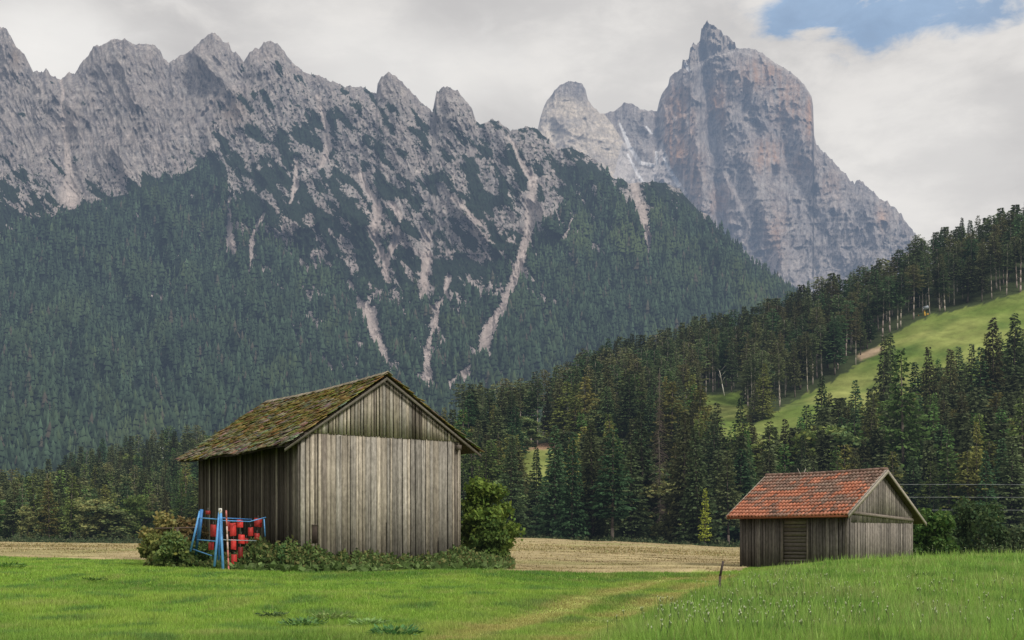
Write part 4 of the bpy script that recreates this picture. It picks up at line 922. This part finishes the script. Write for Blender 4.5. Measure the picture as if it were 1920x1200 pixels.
for (x, y, w2, h2, k) in ((400,995,11,22,.7),(437,993,12,24,1.1),(450,982,12,14,1.3),(453,1011,12,17,1.2),(438,1021,10,19,1.2),(439,1052,11,24,.9),(470,997,10,16,.8),(484,980,15,16,.6),(482,1006,10,12,.6),(390,961,9,7,.4),(396,1024,10,14,.7),(451,1036,9,20,.35),(428,987,7,18,.5),(462,1014,7,10,.6)):
    Y = 40.3+(x-400)*.012+.25*rd_.random()+.15; m = MB(); w3 = w2/F*Y; h3 = h2/F*Y; p = P3(x, y, Y); tl = rd_.uniform(-.12, .12)
    sx_ = np.array([math.cos(.5), math.sin(.5)*.6, tl]); n_ = np.array([-.4, .9, 0])*.03
    q = p-sx_*w3*.5-UP*h3*.5; V = [q+sx_*w3*.04, q+sx_*w3*.96, q+sx_*w3+UP*h3*.05, q+sx_*w3+UP*h3*.95, q+sx_*w3*.95+UP*h3, q+sx_*w3*.05+UP*h3, q+UP*h3*.95, q+UP*h3*.05]
    V2 = V+[v+n_ for v in V]; m.add(V2, [(0, 1, 2, 7), (7, 2, 3, 6), (6, 3, 4, 5), (8, 15, 10, 9), (15, 14, 11, 10), (14, 13, 12, 11)]+[(i, i+8, (i+1) % 8+8, (i+1) % 8) for i in range(8)], tuple(c*k for c in RD))
    m.bar(p+UP*h3*.45, p+UP*(h3*.5+.1), .008, .008, 4, (.12, .10, .10)); par(m.build('plate', M['paint']), rack)
m = MB(); pts = [P3(424+ (429-424)*t, 957+(1076-957)*t, 39.9-.3*t) for t in np.linspace(0, 1, 9)]
for i in range(8): m.bar(pts[i], pts[i+1], .028, .03, 7, (.42, .13, .11) if i in (0, 1, 5, 6, 7) else (.50, .36, .31))
st = m.build('marker_pole', M['paint']); tag(st, 'faded red and white pole leaning in front of the blue rack', 'pole')
# thin wire wheel leaning on the dark wall
m = MB(); c0 = P3(518, 992, 42.2); R0 = .42; u_ = FB.b
for k in range(24):
    a, b = k*math.pi/12, (k+1)*math.pi/12; m.bar(c0+u_*math.cos(a)*R0+UP*math.sin(a)*R0, c0+u_*math.cos(b)*R0+UP*math.sin(b)*R0, .009, .009, 4, (.13, .125, .115))
for k in range(8): a = k*math.pi/8; m.bar(c0-u_*math.cos(a)*R0-UP*math.sin(a)*R0, c0+u_*math.cos(a)*R0+UP*math.sin(a)*R0, .005, .005, 3, (.11, .105, .1))
tag(m.build('wire_hoop', M['paint']), 'faint round wire hoop leaning against the dark barn side', 'wheel')
# stake in the meadow, rails by the bush
X, Y, z = ground_at(1347, 1112); m = MB(); m.path([(X, Y, z-.1), (X+.04, Y, z+.4), P3(1356, 1052, Y)], .035, .028, 7, (.07, .055, .05)); tag(m.build('stake', M['wood_h']), 'thin dark wooden stake leaning in the grass left of the hut', 'stake')
m = MB(); Y = 42.5; m.bar(P3(291, 991, Y), P3(372, 989, Y), .035, .03, 6, (.10, .075, .06)); m.bar(P3(333, 990, Y-.06), P3(334, 1050, Y-.06), .045, .045, 6, (.09, .07, .055)); tag(m.build('wooden_rail', M['wood_h']), 'low brown wooden rail on a post in the bushes left of the barn', 'rail')

# ------------------------------------------------------------------ wires, poles, snow cannon
for k, (y, lab) in enumerate(((909, 'uppermost of three thin wires right of the hut'), (933, 'middle one of three thin wires right of the hut'), (957, 'lowest of three thin wires right of the hut'))):
    m = MB(); pts = []
    for t in np.linspace(0, 1, 14): px = 1560+t*700; pts.append(P3(px, y+3*t-9*t*(1-t)*.8, 150-20*t))
    m.path(pts, .028, .028, 4, (.22, .24, .23)); tag(m.build('wire', M['metal']), lab, 'wire')
Y = 300; bx, bz = (1700-960)/F*0, 0
ys = np.linspace(330, 470, 300); gp = np.array([float(gpy(1734, y)) for y in ys]); Yc = float(ys[np.argmin(np.abs(gp-597))])
cn = empty('snow_cannon', P3(1734, 597, Yc)); tag(cn, 'yellow snow cannon with grey barrel at the top edge of the meadow strip', 'snow cannon')
m = MB(); m.bar(P3(1735, 599, Yc), P3(1733, 580, Yc), .35, .22, 8, (.75, .42, .03)); par(m.build('post', M['metal']), cn)
m = MB(); m.bar(P3(1731, 579, Yc), P3(1741, 575, Yc-1), .75, .55, 12, (.30, .33, .36)); par(m.build('barrel', M['metal']), cn)
m = MB(); p = P3(1738, 597, Yc); m.box(p, (1.2, 0, 0), (0, .8, 0), (0, 0, 1.9), (.55, .33, .06)); par(m.build('control_box', M['metal']), cn)
m = MB(); q = P3(1724, 598, Yc+1)
for k in range(3): m.bar(q+[k*.35-.4, k*.2, -.3], q+[k*.3-.3, k*.2, 1.5-.3*k], .22, .16, 8, (.45, .20, .04))
tag(m.build('padded_post', M['metal']), 'small orange padded post left of the yellow snow cannon', 'post')
Yp = 340; m = MB(); m.path([P3(1358, 742, Yp), P3(1354, 720, Yp), P3(1349, 695, Yp)], .16, .08, 6, (.42, .40, .34))
for k in range(5): m.bar(P3(1353-k*.6, 716-k*5, Yp), P3(1353+(-1)**k*7, 706-k*5, Yp), .05, .02, 4, (.3, .28, .24))
tag(m.build('birch_stem', M['bark']), 'slim pale leaning birch stem above the small meadow patch', 'tree')
py0 = empty('power_pole', P3(303, 893, 440)); tag(py0, 'pale double pole with crossbar above the wood left of the barn', 'power pole')
for x in (301, 305.5):
    m = MB(); m.bar(P3(x, 905, 440), P3(x-.2, 838, 440), .16, .12, 6, (.55, .56, .54)); par(m.build('pole', M['metal']), py0)
m = MB(); m.bar(P3(296, 852, 440), P3(311, 853, 440), .12, .12, 5, (.5, .5, .5)); par(m.build('crossbar', M['metal']), py0)

# ------------------------------------------------------------------ bushes
def bush(name, px, Y, H, R, col, n, leaf, label, seed, sx=1., lobes=30, low=.02, berries=0):
    V, Q, c, t = broadleaf(seed, H, R, n, col, leaf, low, lobes); X = (px-960)/F*Y
    e = empty(name, (X, Y, float(gz(X, Y)))); e.scale = (sx, 1, 1); o = mk('foliage', V, Q, None, M['leaf'], c); o.parent = e
    o = bpy.data.objects.new('stem', t); C.objects.link(o); o.parent = e
    if berries:
        m = MB(); r = np.random.default_rng(seed)
        for _ in range(berries):
            p = V[r.integers(len(V))]*1.03; m.add([p+[dx*.06, -.05, dz*.05] for dx, dz in ((-1, 0), (0, -1), (1, 0), (0, 1))], [(0, 1, 2, 3)], (.62, .62, .5))
        o = m.build('blossom', M['flower']); o.parent = e
    tag(e, label, 'bush'); return e
bush('elder_bush', 900, 46.2, 3.45, 1.45, (.075, .14, .024), 15000, .15, 'large bright green elder bush against the right side of the barn', 61, lobes=44, berries=26)
bush('elder_bush', 922, 44.6, 1.9, .85, (.07, .12, .024), 6000, .13, 'lower right bulge of green shrub in front of the large elder bush', 62, lobes=26, berries=4)
bush('willow_bush', 298, 43.4, 2.15, .85, (.16, .15, .05), 2600, .12, 'pale yellow olive bush behind the brown wooden rail', 63, lobes=26)
bush('willow_bush', 345, 44.5, 1.9, .9, (.13, .12, .04), 3600, .12, 'pale olive bush between the wooden rail and the blue rack', 64, lobes=20)
bush('shrub', 290, 41.0, 1.15, .6, (.10, .125, .035), 5000, .11, 'rounded green shrub at the far left of the barn bushes', 65, lobes=26)
bush('shrub', 322, 40.3, 1.25, .75, (.11, .13, .04), 5000, .11, 'green shrub below the brown wooden rail', 66, lobes=26)
bush('shrub', 352, 42.4, 1.0, .65, (.085, .11, .03), 4200, .11, 'low shrub at the feet of the left blue frame', 67, lobes=22)
bush('shrub', 388, 42.2, .8, .6, (.08, .11, .03), 3200, .10, 'low shrub left of the tall blue legs', 68, lobes=20)
bush('shrub', 484, 40.9, 1.05, .7, (.095, .115, .04), 5200, .11, 'brownish green shrub right of the red plates', 69, lobes=26)
bush('shrub', 535, 39.9, .85, .6, (.055, .095, .028), 4600, .11, 'dark shrub at the near left corner of the barn', 70, lobes=24)
for k, (px_, Y_, H_, R_, c_, lab) in enumerate(((1745, 60, 2.6, 1.5, (.075, .13, .03), 'bright green bush directly right of the tiled hut'), (1825, 70, 3.6, 2.6, (.04, .06, .022), 'dark rounded bush below the wires right of the hut'), (1790, 78, 2.4, 2.0, (.05, .075, .025), 'dark bush between the two bushes right of the hut'), (1895, 82, 2.2, 2.2, (.05, .07, .03), 'dark low bush at the right edge beyond the flower meadow'))):
    bush('shrub', px_, Y_, H_, R_, c_, 7000, .2, lab, 200+k, lobes=34)
# weeds along the barn foot
def leaves(N_, px, Yv, hh, leaf, cols, seed, upr=.5):
    r = np.random.default_rng(seed); X = (px-960)/F*Yv; z = gz(X, Yv)+hh
    A = unit(r.normal(0, 1, (N_, 3))*[1, 1, .6]+[0, 0, upr]); B = unit(np.cross(A, r.normal(0, 1, (N_, 3)))); l = leaf*r.uniform(.6, 1.5, N_)
    V, Q = kites(np.stack([X, Yv, z], -1), A, B, l, l*.32, r); c = np.asarray(cols)[r.integers(len(cols), size=N_)]*r.uniform(.65, 1.35, (N_, 1)); return V, Q, np.repeat(c, 4, 0)
r = np.random.default_rng(80); n = 26000; px = r.uniform(370, 962, n)
hmax = np.interp(px, [385, 470, 540, 600, 640, 700, 730, 790, 830, 865, 900, 962], [.15, .7, .95, .7, .5, .6, .42, .36, .5, .75, .5, .35])*(1+.75*fbm(px/13, px*0, 3, 81))
wy = np.interp(px, [385, 563, 862, 962], [40.6, 39.9, 43.7, 43.2]); front = np.interp(px, [385, 563, 862, 962], [40.3, 39.0, 40.9, 41.5]); t = r.random(n)**.8; Yv = front+(wy-front)*t
hh = r.random(n)**1.1*hmax*(.45+.7*t)
V1 = leaves(n, px, Yv, hh, .13, [(.09, .155, .045), (.065, .12, .035), (.12, .18, .055), (.16, .17, .06)], 82)
n2 = 1500; px = r.uniform(400, 950, n2); fr_ = np.interp(px, [385, 563, 862, 962], [39.2, 38.8, 40.2, 40.5]); m_ = fbm(px/18, px*0, 3, 84) > -.05
px = px[m_]; fr_ = fr_[m_]; V2 = leaves(len(px), px, fr_+r.normal(0, .2, len(px)), r.random(len(px))*.16, .24, [(.10, .17, .05), (.13, .20, .07), (.08, .14, .04)], 85, .3)
tag(mk('weeds', np.concatenate([V1[0], V2[0]]), np.concatenate([V1[1], V2[1]+len(V1[0])]), None, M['leaf'], np.concatenate([V1[2], V2[2]])), 'nettles and dock leaves growing along the foot of the barn', 'weeds', kind='stuff')
for k, (px_, py_, s_, lab) in enumerate(((14, 1066, .9, 'dark leafy dock plant at the left edge of the picture'), (178, 1092, .55, 'small dark tuft of leaves alone in the mown grass on the left'), (512, 1160, .45, 'smallest dark dock plant in the grass in front of the barn'), (568, 1178, .6, 'dark spreading dock plant in the middle of the near grass'), (622, 1166, .6, 'pale leafed dock plant just right of the dark spreading one'), (742, 1196, .6, 'dark dock plant at the bottom edge of the picture'), (690, 1176, .5, 'light green low plant above the bottom edge dock plant'), (1725, 1085, .6, 'dark green leafy clump in the flower meadow in front of the hut'))):
    X, Y, z = ground_at(px_, py_, 13); r = np.random.default_rng(k+300); n = 160; a = r.random(n)*6.28; rr = r.random(n)**.6*s_*.55; V, Q = kites(np.stack([X+np.cos(a)*rr, Y+np.sin(a)*rr*1.3, z+r.random(n)*.12*s_+.04], -1), unit(np.stack([np.cos(a), np.sin(a), r.uniform(-.1, .9, n)], -1)), unit(np.stack([-np.sin(a), np.cos(a), r.normal(0, .3, n)], -1)), r.uniform(.08, .2, n)*s_*1.2, r.uniform(.02, .045, n)*s_*1.2, r)
    c = np.array([(.09, .18, .04), (.08, .19, .04), (.08, .14, .05), (.09, .17, .05), (.16, .26, .08), (.08, .15, .045), (.15, .23, .07), (.06, .13, .03)][k])*r.uniform(.6, 1.5, (n, 1))
    tag(mk('dock_plant', V, Q, None, M['leaf'], np.repeat(c, 4, 0)), lab, 'plant')

rb = np.random.default_rng(400); n = 60000; px = rb.uniform(-150, 2000, n); t = rb.random(n)
Yv = np.where(px < 1430, np.interp(px, [0, 900, 1388], [207, 199, 195])+t*26, 70+rb.random(n)**.7*150)
hm = (.3+1.9*np.clip(.5+1.3*fbm(px/22, Yv/15, 3, 401), 0, 1))*np.where(px < 1430, .3+t, .6)*np.clip(fbm(px/9, Yv/9, 3, 404)*3+.6, .1, 1)
V3 = leaves(n, px, Yv, rb.random(n)*hm, .42, [(.07, .10, .04), (.05, .075, .03), (.12, .13, .06)], 402, .3)
tag(mk('undergrowth', V3[0], V3[1], None, M['leaf'], V3[2]), 'dark scrub and young growth at the foot of the wood beyond the hay field', 'undergrowth', kind='stuff')

# ------------------------------------------------------------------ grass, straw and flowers
r = np.random.default_rng(90)
def blades(X, Y, h, wd, col, lean, rr, root=.55):
    n = len(X); z = gz(X, Y); a = rr.random(n)*6.28; d = np.stack([np.cos(a), np.sin(a), np.zeros(n)], -1); s = np.stack([np.cos(a+1.57+rr.normal(0, .5, n)), np.sin(a+1.57), np.zeros(n)], -1)
    s = unit(s+[.6, 0, 0]); P = np.stack([X, Y, z-.01], -1); tip = P+np.stack([d[:, 0]*lean*h, d[:, 1]*lean*h, h*np.sqrt(np.clip(1-lean**2*.6, .05, 1))], -1)
    V = np.stack([P-s*wd[:, None], P+s*wd[:, None], tip], 1).reshape(-1, 3); c = np.stack([col*root, col*root, col*1.12], 1).reshape(-1, 3)  # self-shadow at the blade roots is put into the colour
    return V, np.arange(n*3).reshape(-1, 3), c
n = 760000; Y = 1/r.uniform(1/60, 1/13.2, n); Y = np.where(r.random(n) < .5, r.uniform(13.2, 60, n), Y); px = r.uniform(-80, 2000, n); px = np.where(r.random(n) < .25, r.uniform(-700, 2700, n), px); X = (px-960)/F*Y
k = Y < hay_border(px)+fbm(X*.4, Y*.4, 3, 91)*1.2; X, Y, px = X[k], Y[k], px[k]
r2 = np.array(RUTS[1]); rx = np.interp(Y, r2[:, 1], r2[:, 0]); lx = (r2[-1, 0]+(Y-r2[-1, 1])*.6); rx = np.where(Y > r2[-1, 1], lx, rx)
tallm = sstep(.15, 1.3, X-rx+fbm(X*.5, Y*.5, 2, 92)*.6); rdv = rutd(X, Y)+fbm(X*2, Y*2, 3, 93)*.25; ru = sstep(.7, .2, rdv)
pat = fbm(X*.35, Y*.35, 4, 94); pat2 = fbm(X*.09, Y*.09, 3, 95); mid = sstep(2.6, .8, np.abs(X-(rx-1.0)))*(1-tallm)
h = (.045+.06*r.random(len(X))+.09*np.clip(pat, 0, 1)+.05*np.clip(fbm(X*1.3, Y*.9, 3, 98)*2, 0, 1))*(1-tallm)+(.08+.12*r.random(len(X))+.10*np.clip(pat, -.5, 1)+.25*(r.random(len(X)) < .04))*tallm
h *= (1-.5*ru); wd = np.clip(Y*.00042, .006, .02)*r.uniform(.7, 1.4, len(X))
col = np.array([.25, .405, .07])*np.ones((len(X), 3)); col = mixc(col, (.34, .46, .09), np.clip(.35+pat*2.0, 0, 1)*.8); col = mixc(col, (.125, .25, .05), np.clip(pat2*2.6+.15, 0, .75))
cl5 = fbm(X*.8, Y*.5, 4, 97); col = mixc(col, (.11, .22, .07), np.clip(cl5*2.4-.1, 0, .75)); col = mixc(col, (.36, .38, .14), np.clip(-cl5*1.8-.25, 0, .5))
col = mixc(col, (.32, .52, .11), tallm*.7); sd5 = fbm(X*.6+3, Y*.35, 4, 99)*tallm; col = mixc(col, (.33, .37, .15), np.clip(sd5*2, 0, .6)); col = mixc(col, (.10, .20, .05), np.clip(-sd5*2, 0, .6)); col = mixc(col, (.43, .36, .15), np.clip(ru*(.6+pat)+mid*.3*(.5+pat), 0, .8)); col = mixc(col, (.32, .30, .13), (r.random(len(X)) < .06+.06*tallm)*.7)
col = col*r.uniform(.72, 1.28, (len(X), 1))
V, T, c = blades(X, Y, h, wd, col, r.uniform(.1, .75, len(X)), r, .75)
tag(mk('grass', V, None, T, M['blade'], c), 'short bright green meadow grass in front of the barns', 'grass', kind='stuff')
# straw of the mown field
n = 260000; Y = 1/r.uniform(1/215, 1/38.5, n); Y = np.where(r.random(n) < .4, r.uniform(39, 120, n), Y); px = r.uniform(-100, 1480, n); X = (px-960)/F*Y
k = (Y > hay_border(px)+fbm(X*.4, Y*.4, 3, 91)*1.2) & (Y < 200) ; X, Y = X[k], Y[k]; wv = fbm(X*.10+Y*.02, Y*.55, 4, 41)
dens = r.random(len(X)) < .35+.9*np.clip(wv+.35, 0, 1); X, Y, wv = X[dens], Y[dens], wv[dens]
col = mixc(np.array([.48, .395, .20])*np.ones((len(X), 3)), (.27, .215, .12), np.clip(.35-wv*2.4, 0, 1)); col = mixc(col, (.28, .31, .12), (r.random(len(X)) < .22)*.8)*r.uniform(.6, 1.3, (len(X), 1))
V, T, c = blades(X, Y, (.06+.16*r.random(len(X)))*(.6+np.clip(wv+.3, 0, 1))*np.clip(Y/60, 1, 1.7), np.clip(Y*.0006, .02, .07), col, r.uniform(.7, 1.3, len(X)), r, .45)
tag(mk('cut_hay', V, None, T, M['straw'], c), 'pale dry cut hay lying on the field behind the barns', 'hay', kind='stuff')
# white umbels
fl = MB(); fs = []
def flower_spots(n_, f):
    q = []
    while len(q) < n_:
        x, y = f(); X, Y, z = ground_at(x, y, 13, 60); q.append((X, Y, z))
    return q
sp = flower_spots(140, lambda: (random.gauss(1340, 130), random.uniform(1150, 1205)))+flower_spots(230, lambda: (random.uniform(1230, 1930), random.uniform(1090, 1200)))+flower_spots(60, lambda: (random.gauss(1490, 60), random.uniform(1085, 1130)))
sp += [(X, Y, float(gz(X, Y))) for X, Y in ((random.uniform(16.2, 21.5), random.uniform(44.5, 49)) for _ in range(70))]
for X, Y, z in sp:
    if X < np.interp(Y, r2[:, 1], r2[:, 0])+.4: continue
    tall_ = Y > 44; hh = random.uniform(.18, .36)+(.3*random.random() if tall_ else 0); p = np.array([X+random.gauss(0, .05), Y, z+hh])
    fl.bar((X, Y, z), p, .006, .004, 3, (.10, .15, .05)); R_ = random.choice((.005, .008, .010, .02))*random.uniform(.7, 1.2)
    for _ in range(4):
        a = random.random()*6.28; q = p+[math.cos(a)*R_*random.random(), math.sin(a)*R_*random.random(), random.uniform(-.01, .012)]; s = random.uniform(.004, .008)
        fl.add([q+[-s, 0, 0], q+[0, -s, -.006], q+[s, 0, 0], q+[0, s, .012]], [(0, 1, 2, 3)], random.choice(((.60, .62, .45), (.48, .52, .33), (.40, .45, .25))))
        fl.bar(p-[0, 0, .05], q, .003, .003, 3, (.12, .17, .06))
tag(fl.build('wildflowers', M['flower']), 'white umbel flowers scattered through the taller grass on the right', 'flowers', kind='stuff')
